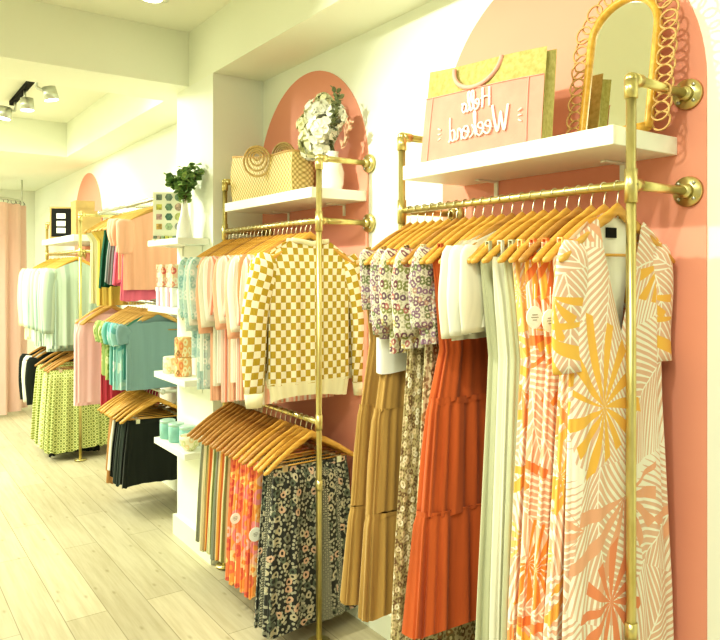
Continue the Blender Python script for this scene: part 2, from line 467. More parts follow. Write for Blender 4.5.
F = {}
F['tan'] = fabric('ochre_tan_cloth', (.50, .31, .10), .2)
F['rust'] = fabric('rust_orange_cloth', (.57, .125, .035), .2)
F['rust2'] = fabric('deep_rust_cloth', (.60, .12, .04))
F['sage'] = fabric('pale_sage_cloth', (.54, .55, .37))
F['cream'] = fabric('cream_cloth', (.82, .79, .64))
F['white'] = fabric('white_cotton', (.86, .86, .76))
F['oat'] = fabric('oatmeal_cloth', (.80, .74, .57))
F['flor_a'] = floral('cream_cloth_with_mixed_flowers', (.82, .78, .62), [(.25, .10, .13), (.30, .32, .12), (.55, .22, .20), (.62, .50, .22), (.22, .14, .18)], 48, .44, (.55, .52, .36))
F['flor_b'] = floral('ivory_cloth_with_violet_flowers', (.78, .75, .62), [(.28, .16, .22), (.22, .26, .12), (.60, .38, .30), (.33, .2, .3)], 56, .46, (.46, .42, .33))
F['flor_c'] = floral('olive_cloth_with_small_flowers', (.50, .42, .22), [(.86, .80, .62), (.20, .12, .06), (.72, .58, .36), (.82, .72, .5)], 46, .40, (.24, .17, .08))
F['tile'] = floral('brown_cloth_with_round_tiles', (.70, .62, .40), [(.22, .13, .06), (.42, .24, .1), (.3, .25, .12)], 30, .36, (.36, .26, .14), (.85, .75, .5))
F['palm_o'] = palm('cream_cloth_with_orange_palms', (.93, .84, .68), (.86, .46, .30), [(.90, .30, .06), (.92, .52, .10), (.88, .26, .08)], 4.6, 1.3, .9)
F['palm_p'] = palm('cream_cloth_with_peach_palms', (.93, .87, .74), (.86, .50, .34), [(.92, .46, .10), (.90, .34, .12), (.90, .58, .2)], 4.6, 5.1, .8)
F['palm_n'] = palm('cream_cloth_with_large_gold_and_coral_palms', (.92, .88, .76), (.78, .50, .36), [(.88, .52, .10), (.84, .30, .15), (.88, .50, .10), (.84, .44, .28)], 3.5, 4.1, .62)
F['lining'] = fabric('ivory_lining', (.88, .86, .74), .04)
F['check'] = checker('mustard_and_cream_check_knit', (.52, .36, .05), (.93, .86, .66), .0245)
F['rib'] = fabric('cream_rib_knit', (.88, .82, .56), .12)
F['black_flor'] = floral('black_cloth_with_pale_flowers', (.035, .035, .03), [(.52, .46, .32), (.22, .22, .16), (.60, .40, .28), (.12, .14, .1)], 26, .36, (.40, .38, .28))
F['black_geo'] = tile_dots('black_cloth_with_pale_dots', (.035, .035, .03), (.50, .48, .36), 74)
F['or_flor'] = floral('orange_cloth_with_pink_flowers', (.88, .35, .09), [(.90, .50, .36), (.80, .20, .10), (.93, .66, .34), (.85, .3, .3)], 16, .46, (.93, .5, .16))
F['or_flor2'] = floral('coral_cloth_with_yellow_flowers', (.86, .28, .12), [(.93, .68, .26), (.92, .52, .46), (.70, .14, .10)], 19, .44)
F['stripe_g'] = stripes('green_orange_and_tan_stripes', [(.30, .34, .14), (.72, .60, .34), (.80, .34, .10), (.62, .62, .34), (.86, .78, .5)], 15)
F['stripe_o'] = stripes('orange_and_rust_stripes', [(.86, .45, .12), (.75, .22, .08), (.86, .66, .36), (.45, .32, .16)], 18)
F['stripe_y'] = stripes('yellow_and_grey_stripes', [(.74, .72, .30), (.30, .32, .24), (.86, .82, .6)], 14)
F['stripe_pk'] = stripes('pink_and_white_stripes', [(.86, .44, .34), (.86, .76, .66), (.84, .36, .26), (.90, .82, .72), (.88, .56, .44)], 16)
F['peach'] = fabric('peach_cloth', (.88, .50, .34))
F['salmon'] = fabric('salmon_cloth', (.90, .50, .36))
F['coral'] = fabric('coral_cloth', (.86, .26, .12))
F['hot'] = fabric('hot_pink_cloth', (.86, .20, .32))
F['rosepink'] = fabric('rose_pink_cloth', (.88, .47, .50))
F['babypink'] = fabric('pale_pink_jersey', (.88, .60, .60), .06)
F['crimson'] = fabric('crimson_cloth', (.62, .08, .14))
F['iceblue'] = floral('pale_blue_cloth_with_faint_flowers', (.60, .76, .70), [(.36, .58, .56), (.84, .9, .84), (.52, .68, .66)], 30, .4)
F['teal'] = fabric('teal_cloth', (.10, .36, .30))
F['aqua'] = fabric('aqua_cloth', (.28, .56, .52))
F['aqua_t'] = floral('aqua_and_white_tie_dye', (.36, .62, .60), [(.72, .84, .76), (.16, .44, .46), (.5, .7, .62)], 14, .5)
F['blue'] = fabric('dusty_blue_jersey', (.24, .38, .40), .06)
F['green'] = fabric('leaf_green_cloth', (.30, .42, .14))
F['lime'] = floral('lime_cloth_with_green_leaves', (.54, .58, .24), [(.28, .40, .12), (.72, .72, .40)], 22, .45)
F['dgreen'] = fabric('bottle_green_cloth', (.015, .10, .06))
F['grey'] = fabric('charcoal_grey_denim', (.26, .27, .27))
F['mustard'] = fabric('mustard_cloth', (.80, .58, .14))
F['butter'] = fabric('butter_cream_cloth', (.74, .74, .50))
F['black'] = fabric('black_cloth', (.016, .02, .016))
F['black2'] = fabric('washed_black_denim', (.045, .06, .05))
F['brown'] = fabric('tan_suede', (.55, .30, .12))
F['bluegrey'] = stripes('pale_grey_blue_stripes', [(.46, .58, .50), (.66, .72, .58), (.34, .46, .42), (.56, .64, .52)], 16)
F['mist'] = stripes('misty_green_faded_stripes', [(.44, .54, .42), (.50, .60, .48), (.36, .46, .38)], 10)
F['lattice'] = tile_dots('yellow_green_cloth_with_dark_lattice', (.72, .76, .34), (.24, .30, .07), 34)
F['lattice2'] = tile_dots('pale_yellow_cloth_with_olive_lattice', (.80, .80, .44), (.36, .40, .10), 34)

def garment(name, label, cat, kind, mat, x, y, z, seed=0, rz=0., group=None, L=.7, w=.2, flare=0., t=.012, amp=.005, sl=0., trimm=None, tiers=None, neckd=None, extra=None, sh=0.):
    g = thing(name, label, cat, (x, y, z), rz, group)
    M = F[mat]; fr = 13 + seed % 5
    if kind == 'skirt':
        top = -.178
        rows = [(top, w * .84, .009, .001, fr, 0), (top - .04, w * .86, t * .8, amp * .5, fr, 0), (top - L * .5, w * .94 + flare * .4, t, amp, fr, sh * .5), (top - L, w + flare, t * 1.1, amp * 1.4, fr, sh)]
        shell(rows, seed).build('skirt_panel', M, g)
        shell([(top + .012, w * .842, .0105, .0005, fr, 0), (top - .028, w * .852, .0125, .001, fr, 0)], seed, step=.02).build('waistband', F[trimm] if trimm else M, g)
        for sx in (-1, 1): MB().box(sx * .125 - .012, sx * .125 + .012, -.0125, .0125, -.185, -.158, .002).build('clip', W['steel'], g)
    elif kind in ('dress', 'maxi'):
        top = -.165
        rows = [(top, .195, .008, .001, fr, 0), (top - .10, .178, t, amp * .5, fr, 0), (top - .25, .158, t, amp * .8, fr, 0)]
        mb = MB()
        if tiers:
            tl = list(tiers) + [(top - L, w + flare, amp)]; N_ = len(tiers)
            tt = [lerp(t * .5, t * 1.2, (q + .6) / (N_ + .6)) for q in range(N_ + 1)]
            rows = [(top, .195, .008, .001, fr, 0), (top - .10, .178, t * .45, amp * .3, fr, 0), (top - .25, .158, t * .5, amp * .45, fr, 0)]
            shell(rows + [(tl[0][0], tl[0][1], tt[0], tl[0][2] * .4, fr, sh * .3)], seed, m=mb)
            for q in range(N_):
                (za, wa, aa), (zb, wb_, ab) = tl[q], tl[q + 1]; f0, f1 = (q + 1) / (N_ + 1), (q + 2) / (N_ + 1)
                shell([(za + .006, wa, tt[q] * .96, aa * .2, fr + 6, sh * f0), (za - .03, lerp(wa, wb_, .15) + .004, tt[q] * 1.08, aa * .5, fr + 6, sh * f0), (lerp(za, zb, .5), lerp(wa, wb_, .6), lerp(tt[q], tt[q + 1], .6), aa * .8, fr + 6, sh * lerp(f0, f1, .5)), (zb, wb_, tt[q + 1], ab * (.4 if q < N_ - 1 else 1.), fr + 6, sh * f1)], seed + q + 1, m=mb)
        else:
            shell(rows + [(top - L * .6, lerp(.165, w, .6) + flare * .4, t, amp, fr, sh * .5), (top - L, w + flare, t * 1.15, amp * 1.5, fr, sh)], seed, m=mb)
        mb.build('dress_body', M, g)
        for sx in (-1, 1): strap(MB(), sx * .165, ztop(.165) + .004, top - .006).build('strap', M, g)
        if tiers:
            for q, (zt, wt, at) in enumerate(tiers):
                f0 = (q + 1) / (len(tiers) + 1)
                shell([(zt + .007, wt + .002, tt[q] * 1.05, at * .25, fr + 6, sh * f0), (zt - .005, wt + .003, tt[q] * 1.08, at * .28, fr + 6, sh * f0)], seed + q + 1, step=.02).build('gathered_seam', M, g)
    else:  # top / shirt / sweater
        nd = neckd or (.20, .035, .03)
        bw = w
        rows = [(-.11, .212, .009, 0, fr, 0), (-.22, bw * 1.0, t, amp * .4, fr, 0), (-.11 - L * .6, bw + flare * .5, t, amp, fr, sh * .5), (-.11 - L, bw + flare, t * 1.1, amp * 1.2, fr, sh)]
        shell(rows, seed, neck=nd).build('body', M, g)
        if sl > 0:
            for side in (-1, 1):
                s = sleeve(side, sl, seed=seed, thin=min(.42, t / .045), **(extra or {})).build('sleeve', M, g)
                if trimm:
                    zc = -.135 - sl; ex = extra or {}
                    xx = side * (.185 + ex.get('out', .03) - .012)
                    rr = ex.get('r1', .035)
                    MB().tube([(xx, ex.get('fwd', 0.), zc + .004), (xx, ex.get('fwd', 0.), zc - .05)], [rr * .98, rr * .8], 16, rx=[max(.009, rr * .4)] * 2, up=(1, 0, 0)).build('cuff', F[trimm], s)
        if trimm:
            zh = -.11 - L
            shell([(zh + .01, bw + flare + .001, t * 1.13, amp, fr, sh), (zh - .055, bw + flare - .012, t * 1.0, amp * .6, fr, sh)], seed, step=.02).build('hem_band', F[trimm], g)
            col = MB(); rr = []
            pts = []
            for k in range(25):
                a = pi + pi * k / 24; xx = nd[0] * cos(a); u = abs(xx) / nd[0]
                pts.append((xx, -.011 * abs(sin(a)) - .002, ztop(xx) - nd[1] * (1 - u) ** .9 + .006))
            col.tube(pts, .010, 8, rx=.004, up=(0, 0, 1)).build('collar', F[trimm], g)
    return g

ORD = ['first', 'second', 'third', 'fourth', 'fifth', 'sixth', 'seventh', 'eighth', 'ninth', 'tenth', 'eleventh', 'twelfth']

# ------------------------------------------------------------------ pipe racks
def pipe(m, a, b, r=.0118): m.cyl(a, b, r, 16)
def rack(y0, y1, x, label, low=False, top=1.90, rail=1.655, wall=WX):
    r = thing('pipe_clothes_rack', label, 'clothes rack', (x, y0, 0))
    xw = wall - x
    for (yy) in (0, y1 - y0):
        m = MB(); pipe(m, (0, yy, .012), (0, yy, top)); 
        for zz in (.62,): m.cyl((0, yy, zz - .02), (0, yy, zz + .02), .0145, 16)
        m.build('post', W['brass'], r)
        MB().lathe([(.001, .012), (.045, .012), (.045, .006), (.03, .001), (.001, 0.)], (0, yy, 0)).build('foot_flange', W['brass'], r)
        f = MB(); f.ball((0, yy, top), .0155, 14, 8); f.cyl((0, yy, top - .045), (0, yy, top - .002), .0155, 18); f.cyl((0, yy, top), (.036, yy, top), .0155, 18); f.build('elbow_fitting', W['brass'], r)
        for zz in (top, rail):
            a = MB(); pipe(a, (.0, yy, zz), (xw - .004, yy, zz)); a.build('wall_arm', W['brass'], r)
            g = MB(); g.tube([(xw - .016, yy, zz), (xw - .005, yy, zz)], [.037, .039], 24); g.tube([(xw - .034, yy, zz), (xw - .014, yy, zz)], [.016, .020], 20)
            fo = g.build('wall_flange', W['brass'], r)
            for k in range(4):
                q = pi / 4 + k * pi / 2; s = MB(); s.cyl((xw - .020, yy + .028 * cos(q), zz + .028 * sin(q)), (xw - .0165, yy + .028 * cos(q), zz + .028 * sin(q)), .0045, 8); s.build('screw', W['chrome'], fo)
        t_ = MB(); t_.cyl((0, yy, rail - .042), (0, yy, rail + .036), .0150, 18); t_.cyl((0, yy, rail), (.034, yy, rail), .0150, 18)
        t_.build('tee_fitting', W['brass'], r)
    m = MB(); pipe(m, (0, 0, rail), (0, y1 - y0, rail), .0105); m.build('rail', W['brass'], r)
    if low:
        m = MB(); pipe(m, (0, 0, low), (0, y1 - y0, low), .0105); m.build('rail', W['brass'], r)
        for yy in (0, y1 - y0):
            m = MB(); m.cyl((0, yy, low - .03), (0, yy, low + .03), .0150, 18); m.build('tee_fitting', W['brass'], r)
    return r
RZ = 1.655; LZ = .865
R1 = (.962, 1.81); R2 = (2.328, 3.205); R3 = (5.67, 6.88); R3X = 1.36
rack(*R1, RX, 'brass pipe rack nearest the camera, holding the long dresses')
rack(*R2, RX, 'brass pipe rack holding the checked sweater above the black floral skirts', LZ)
rack(*R3, R3X, 'brass pipe rack furthest away, beside the pink curtain', LZ, rail=1.62)

# ---- rack one -------------------------------------------------------------
n1 = 22; ys1 = [.998 + (1.768 - .998) * i / (n1 - 1) for i in range(n1)]      # near -> far
rnd = random.Random(3)
for i, y in enumerate(ys1):
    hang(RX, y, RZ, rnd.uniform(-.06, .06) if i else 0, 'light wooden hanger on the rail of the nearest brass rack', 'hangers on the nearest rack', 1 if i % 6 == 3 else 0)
def g1(i, name, label, cat, kind, mat, **k):
    return garment(name, label, cat, kind, mat, RX, ys1[i], RZ, seed=i * 13 + 5, rz=rnd.uniform(-.03, .03), **k)
g1(21, 'tiered_dress', 'ochre tan tiered dress, furthest on the nearest rack', 'dress', 'dress', 'tan', L=1.06, w=.245, t=.023, amp=.015, tiers=[(-.62, .19, .013), (-.93, .218, .015)], sh=-.014)
g = g1(19, 'tiered_dress', 'ochre tan tiered dress with a white paper band across it', 'dress', 'dress', 'tan', L=1.06, w=.235, t=.034, amp=.024, tiers=[(-.62, .19, .020), (-.93, .215, .024)], sh=-.014)
shell([(-.40, .184, .030, .001, 7, -.005), (-.50, .184, .030, .001, 7, -.005)], 3).build('paper_band', W['paper'], g)
g1(20, 'floral_blouse', 'dark violet and cream floral blouse between the two tan dresses', 'blouse', 'top', 'flor_b', L=.24, w=.19, t=.012, sl=.18, amp=.006, extra=dict(r0=.04, r1=.035, out=.012))
pat = ['flor_b', 'flor_a', 'flor_a', 'flor_b']
lab = ['cream blouse with plum and olive flowers, nearest of the floral blouses', 'mixed floral blouse second in from the rust dress', 'ivory floral blouse in the middle of the floral group', 'violet floral blouse next to the tan dresses, ruffled sleeve']
for j, i in enumerate((13, 15, 17, 18)):
    g1(i, 'floral_blouse', lab[j], 'blouse', 'top', pat[j], L=.29 + .02 * (j % 3), w=.195, t=.015, amp=.009, sl=.22 + .03 * (j % 2), extra=dict(r0=.04, r1=.045, out=.014, bulge=.006))
g1(16, 'floral_maxi_dress', 'long olive floral dress between the tan and rust dresses', 'dress', 'dress', 'flor_c', L=1.38, w=.235, t=.016, amp=.008)
g1(14, 'tile_print_dress', 'long brown tile print dress whose hem shows below the rust dress', 'dress', 'dress', 'tile', L=1.42, w=.225, t=.014, amp=.006)
g1(12, 'tiered_dress', 'rust orange tiered maxi dress hanging under the white blouses', 'dress', 'dress', 'rust', L=1.0, w=.26, t=.046, amp=.030, tiers=[(-.55, .192, .024), (-.85, .228, .028)], sh=-.012)
wl = ['cream puff sleeve blouse nearest the sage dress', 'white cotton blouse behind the cream puff sleeve blouse', 'cream blouse just in front of the rust dress']
for j, i in enumerate((8, 9, 10)):
    g1(i, 'puff_sleeve_blouse', wl[j], 'blouse', 'top', ['cream', 'white', 'cream', 'white'][j], L=.23 + .02 * j, w=.185, t=.014, amp=.008, sl=.22 + .01 * j, extra=dict(r0=.042, r1=.04, out=.012, bulge=.008), neckd=(.15, .03, .02))
g1(7, 'maxi_dress', 'pale sage green maxi dress beside the white blouses', 'dress', 'dress', 'sage', L=1.40, w=.205, t=.024, amp=.014, flare=.02)
g1(6, 'maxi_dress', 'cream long dress next to the sage dress', 'dress', 'dress', 'cream', L=1.42, w=.205, t=.020, amp=.012)
g1(5, 'maxi_dress', 'pale sage maxi dress closest to the palm prints', 'dress', 'dress', 'sage', L=1.42, w=.205, t=.018, amp=.010)
pl = ['orange palm print maxi dress, furthest of the palm prints', 'peach palm print maxi dress with a round white tag', 'bright orange palm print maxi dress with a white tag', 'peach palm maxi dress second from the near post']
for j, i in enumerate((4, 3, 2, 1)):
    g = g1(i, 'palm_print_dress', pl[j], 'dress', 'dress', ['palm_p', 'palm_o', 'palm_o', 'palm_p'][j], L=1.42, w=.222 + .006 * j, t=.019, amp=.011, flare=.01)
    if j in (1, 2): swing_tag(g, -.212 + .008 * j, -.040, -.300 - .006 * j, .026)
# nearest palm dress with V neck, lining and neck label
g = thing('palm_print_wrap_dress', 'cream wrap dress with big gold and coral palm leaves, nearest the post', 'dress', (RX, .998, RZ), 0)
shell([(-.11, .205, .010, 0, 11, 0), (-.24, .178, .018, .003, 11, 0), (-.44, .172, .022, .005, 11, 0), (-.52, .175, .022, .006, 11, 0), (-1.0, .205, .024, .010, 11, .012), (-1.60, .232, .026, .014, 11, .012)], 77, n=160, neck=(.085, .30, .012), step=.015).build('dress_body', F['palm_n'], g)
for side in (-1, 1):
    sleeve(side, .29, r0=.052, r1=.058, out=.016, seed=4, bulge=.0, x0=.165, thin=.30).build('sleeve', F['palm_n'], g)
li = MB(); rows_ = []
for k in range(12):
    z = -.075 - .028 * k; hw = .075 * (1 - k / 16); rows_.append([(-hw + 2 * hw * q / 8, .0105, z) for q in range(9)])
li.rings(rows_, closed=False, cap=False, uvs=[[(q * .02, -.028 * k) for q in range(9)] for k in range(12)])
lo = li.build('lining', F['lining'], g)
MB().box(-.032, .006, .0060, .0095, -.122, -.098).build('neck_label', W['black'], g)
# ---- rack two, upper rail ---------------------------------------------------
n2 = 22; ys2 = [2.395 + (3.19 - 2.395) * i / (n2 - 1) for i in range(n2)]
for i, y in enumerate(ys2):
    hang(RX, y, RZ, rnd.uniform(-.05, .05), 'light wooden hanger on the upper rail of the checked sweater rack', 'hangers above the striped tops', 0 if i % 5 != 3 else 1)
def g2(i, name, label, cat, kind, mat, z=RZ, **k):
    return garment(name, label, cat, kind, mat, RX, ys2[i], z, seed=i * 11 + 2, rz=rnd.uniform(-.03, .03), **k)
g = g2(0, 'checked_sweater', 'mustard and cream checked knit sweater at the front of its rail', 'sweater', 'top', 'check', L=.53, w=.185, t=.022, amp=.004, sl=.53, trimm='rib', neckd=(.085, .05, .012), extra=dict(r0=.062, r1=.042, out=.075, bulge=.004))
g2(1, 'checked_sweater', 'second checked sweater, mostly hidden behind the front one', 'sweater', 'top', 'check', L=.50, w=.18, t=.014, amp=.004, sl=.46, trimm='rib', neckd=(.085, .05, .012), extra=dict(r0=.055, r1=.04, out=.04))
spec2 = [(3, 'stripe_pk', .62, 'pink and white striped top just behind the checked sweaters'), (4, 'coral', .60, 'coral red top with its hem showing by the sweater cuff'), (5, 'stripe_pk', .55, 'pink striped top with loose sleeve between coral and peach'),
         (6, 'cream', .50, 'cream top between the striped tops'), (7, 'peach', .62, 'peach pink long top behind the cream one'), (8, 'stripe_pk', .63, 'pink striped long shirt in the middle of the rail'),
         (9, 'cream', .56, 'cream top in the middle of the upper rail'), (10, 'peach', .64, 'plain peach top beside the striped long shirt'), (12, 'stripe_pk', .66, 'long pink striped shirt nearer the white column'),
         (13, 'white', .58, 'white blouse beside the long pink shirt'), (14, 'cream', .6, 'ivory blouse two along from the pale blue blouses'), (15, 'peach', .67, 'pale peach long top next to the blue blouses'),
         (17, 'iceblue', .62, 'pale blue patterned blouse, nearer of the blue ones'), (18, 'white', .55, 'white blouse between two pale blue blouses'), (19, 'iceblue', .64, 'pale blue patterned blouse closest to the far post'), (21, 'iceblue', .5, 'short pale blue blouse at the far end of the rail')]
for i, mt, L, lb in spec2:
    g2(i, 'hanging_blouse', lb, 'blouse', 'top', mt, L=L, w=.178, t=.013, amp=.006, sl=.25 + .03 * (i % 4), extra=dict(r0=.052, r1=.042, out=.02, bulge=.004))
# lower rail
n2b = 19; ys2b = [2.385 + (3.15 - 2.385) * i / (n2b - 1) for i in range(n2b)]
for i, y in enumerate(ys2b):
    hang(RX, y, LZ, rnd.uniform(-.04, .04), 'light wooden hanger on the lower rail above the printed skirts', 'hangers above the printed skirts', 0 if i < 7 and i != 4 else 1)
def g2b(i, name, label, cat, kind, mat, **k):
    return garment(name, label, cat, kind, mat, RX, ys2b[i], LZ, seed=i * 17 + 3, rz=rnd.uniform(-.02, .02), **k)
lab = ['black maxi skirt with pale flowers, front of the lower rail', 'black skirt with small pale geometric dots behind the front one', 'black floral skirt furthest into the black group']
for j, mt in enumerate(('black_flor', 'black_geo', 'black_flor')):
    g2b(j, 'printed_skirt', lab[j], 'skirt', 'skirt', mt, L=.615, w=.20, flare=.008, t=.034 if j == 0 else .018, amp=.014 if j == 0 else .008)
# geometric side panel on the front skirt
fs = [o for o in C.objects if o.get('label') == lab[0]][0]
p = MB(); rs = []; us = []
for k in range(22):
    z = -.20 - .59 * k / 21; hw0, hw1 = .005, .135 + .03 * k / 21
    rs.append([(lerp(hw0, hw1, q / 10), -.026 - .022 * k / 21 - .004 * sin(q * 1.9 + k * .05) + (.010 + .012 * k / 21) * (q / 10) ** 2, z) for q in range(11)]); us.append([(q * .015, z) for q in range(11)])
p.rings(rs, closed=False, cap=False, uvs=us); p.build('dotted_panel', F['black_geo'], fs)
lb2 = ['orange skirt with pink flowers and a round white tag', 'coral and yellow floral skirt next to the tagged orange one', 'orange floral skirt in the middle of its group', 'coral floral skirt with a square white tag', 'orange and pink floral skirt beside the striped skirts', 'coral flowered skirt at the edge of the striped group']
for j in range(6):
    g = g2b(4 + j, 'printed_skirt', lb2[j], 'skirt', 'skirt', ('or_flor', 'or_flor2')[j % 2], L=.54 + .01 * (j % 3), w=.19, t=.014, amp=.008)
    if j == 0: swing_tag(g, -.182, -.040, -.455, .028)
    if j == 3: swing_tag(g, -.205, -.034, -.425, .022)
lb3 = ['green, tan and orange striped skirt nearest the orange florals', 'orange and rust striped skirt with a loose hem', 'yellow and grey striped skirt in the striped group', 'green striped skirt halfway through the striped group', 'orange striped skirt near the white column', 'green and cream striped skirt near the far post', 'yellow striped skirt at the far end of the lower rail']
for j in range(7):
    g2b(11 + j, 'striped_skirt', lb3[j], 'skirt', 'skirt', ('stripe_g', 'stripe_o', 'stripe_y', 'stripe_g', 'stripe_o', 'stripe_g', 'stripe_y')[j], L=.50 + .015 * (j % 3), w=.185, t=.013, amp=.008)

# ---- rack three --------------------------------------------------------------
ys3 = [5.76 + (6.80 - 5.76) * i / 13 for i in range(14)]
for i, y in enumerate(ys3):
    if i % 2 == 0 or i < 6: hang(R3X, y, 1.62, rnd.uniform(-.1, .1), 'light wooden hanger on the upper rail of the furthest rack', 'hangers on the furthest rack', (0, 2)[i % 2])
names3 = [(0, 'mist', 'grey green shirt at the front of the furthest rack'), (1, 'bluegrey', 'pale striped shirt second from the front of the furthest rack'), (2, 'mist', 'misty green shirt behind the pale striped shirt'),
          (4, 'bluegrey', 'pale grey blue striped shirt in the middle of the furthest rack'), (6, 'mist', 'long misty green shirt in the middle of the furthest rack'), (8, 'bluegrey', 'grey blue striped shirt toward the curtain'),
          (10, 'white', 'white shirt, third from the curtain end'), (12, 'butter', 'cream jacket next to the last garment'), (13, 'butter', 'cream jacket closest to the pink curtain')]
for i, mt, lb in names3:
    garment('hanging_shirt', lb, 'shirt', 'top', mt, R3X, ys3[i], 1.62, seed=i + 40, L=.62 + .03 * (i % 3), w=.19, t=.03, amp=.012, sl=.5, extra=dict(r0=.06, r1=.045, out=.03))
names3b = [(0, 'lattice', 'green lattice print skirt at the front of the furthest rack'), (2, 'lattice2', 'pale lattice print skirt behind the front one'), (4, 'lattice', 'green lattice print skirt in the middle of the lower rail'), (6, 'lattice2', 'pale yellow lattice skirt next to the dark jackets')]
for i, mt, lb in names3b:
    garment('lattice_skirt', lb, 'skirt', 'skirt', mt, R3X, ys3[i], LZ, seed=i + 60, L=.61, w=.24, t=.045, amp=.018)
for i, mt, lb in ((1, 'black', 'black skirt showing under the green lattice skirts'), (9, 'black', 'black jacket beside the lattice skirts'), (11, 'white', 'white jacket between two black ones'), (13, 'black', 'black jacket at the curtain end of the lower rail')):
    if i == 1: garment('dark_skirt', lb, 'skirt', 'skirt', mt, R3X, ys3[i], LZ, seed=i + 70, L=.66, w=.19, t=.02, amp=.01)
    else: garment('short_jacket', lb, 'jacket', 'top', mt, R3X, ys3[i], LZ, seed=i + 70, L=.36 + .06 * (i == 9), w=.2, t=.03, amp=.01, sl=.4)
for i in (0, 1, 2, 4, 6, 9, 11, 13):
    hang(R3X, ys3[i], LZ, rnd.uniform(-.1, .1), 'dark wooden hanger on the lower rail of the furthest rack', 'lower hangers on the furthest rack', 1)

# ---- wall rails between the column and the furthest rack ------------------------
MX = 1.44
def wall_rail(z, label, y0=4.06, y1=5.42):
    r = thing('wall_rail', label, 'clothes rail', (MX, y0, z))
    m = MB(); pipe(m, (0, 0, 0), (0, y1 - y0, 0), .0105); m.build('rail', W['chrome'], r)
    for yy in (.0, (y1 - y0) / 2, y1 - y0):
        m = MB(); m.cyl((0, yy, 0), (WX - MX - .004, yy, 0), .011, 12); m.ball((0, yy, 0), .017, 12, 8); m.tube([(WX - MX - .014, yy, 0), (WX - MX - .001, yy, 0)], [.03, .032], 18); m.build('bracket', W['chrome'], r)
TZ = (1.90, 1.27, .745)
wall_rail(TZ[0], 'grey metal wall rail, topmost of three beyond the column')
wall_rail(TZ[1], 'grey metal wall rail, middle one of three beyond the column')
wall_rail(TZ[2], 'grey metal wall rail, lowest of three beyond the column')
def tier(z, specs, glabel, ggroup, dark):
    for (y, name, cat, kind, mt, lb, kw) in specs:
        if y < 5.1 or z > 1.5: y = 4.14 + (y - 4.14) * .64
        else: y -= .03
        hang(MX, y, z, rnd.uniform(-.22, .12), glabel, ggroup, dark)
        if name: garment(name, lb, cat, kind, mt, MX, y, z, seed=int(y * 100) % 97, rz=rnd.uniform(-.04, .04), **kw)
sk = dict(t=.017, amp=.009)
tier(TZ[0], [
    (4.16, 'draped_dress', 'dress', 'top', 'salmon', 'salmon top at the front of the topmost wall rail', dict(L=.44, w=.20, t=.02, amp=.007, sl=.2, extra=dict(r0=.06, r1=.05, out=.01))),
    (4.20, 'pink_skirt', 'skirt', 'skirt', 'hot', 'hot pink skirt whose hem shows under the salmon top', dict(L=.43, w=.215, t=.012, amp=.004)),
    (4.28, 'hanging_blouse', 'blouse', 'top', 'peach', 'peach top behind the salmon one on the topmost wall rail', dict(L=.4, w=.19, sl=.15, **sk)),
    (4.36, 'hanging_blouse', 'blouse', 'top', 'salmon', 'salmon top third on the topmost wall rail', dict(L=.38, w=.19, sl=.15, **sk)),
    (4.44, 'hanging_blouse', 'blouse', 'top', 'peach', 'light peach blouse above the hot pink skirts', dict(L=.2, w=.19, sl=.12, **sk)),
    (4.49, 'pink_skirt', 'skirt', 'skirt', 'hot', 'bright pink skirt beside the grey denim', dict(L=.34, w=.2, t=.016, amp=.007)),
    (4.56, 'pink_skirt', 'skirt', 'skirt', 'hot', 'bright pink skirt behind its twin', dict(L=.34, w=.19, t=.016, amp=.007)),
    (4.64, None, '', '', '', '', {}), (4.70, None, '', '', '', '', {}),
    (4.76, 'denim_skirt', 'skirt', 'skirt', 'grey', 'charcoal grey denim skirt on the topmost wall rail', dict(L=.34, w=.185, t=.022, amp=.008)),
    (4.84, 'denim_skirt', 'skirt', 'skirt', 'grey', 'second grey denim skirt, next to the bottle green one', dict(L=.33, w=.185, t=.022, amp=.008)),
    (4.92, None, '', '', '', '', {}),
    (5.00, 'green_skirt', 'skirt', 'skirt', 'dgreen', 'bottle green skirt on the topmost wall rail', dict(L=.36, w=.2, t=.025, amp=.01)),
    (5.08, None, '', '', '', '', {}), (5.15, None, '', '', '', '', {}),
    (5.50, 'long_cardigan', 'cardigan', 'top', 'butter', 'cream long cardigan at the far end of the topmost wall rail', dict(L=.55, w=.17, t=.03, amp=.01)),
    (5.30, 'long_cardigan', 'cardigan', 'top', 'mustard', 'mustard long cardigan beside the cream one', dict(L=.56, w=.155, t=.03, amp=.01))],
    'wooden hanger on the topmost wall rail beyond the column', 'hangers on the topmost wall rail', 2)
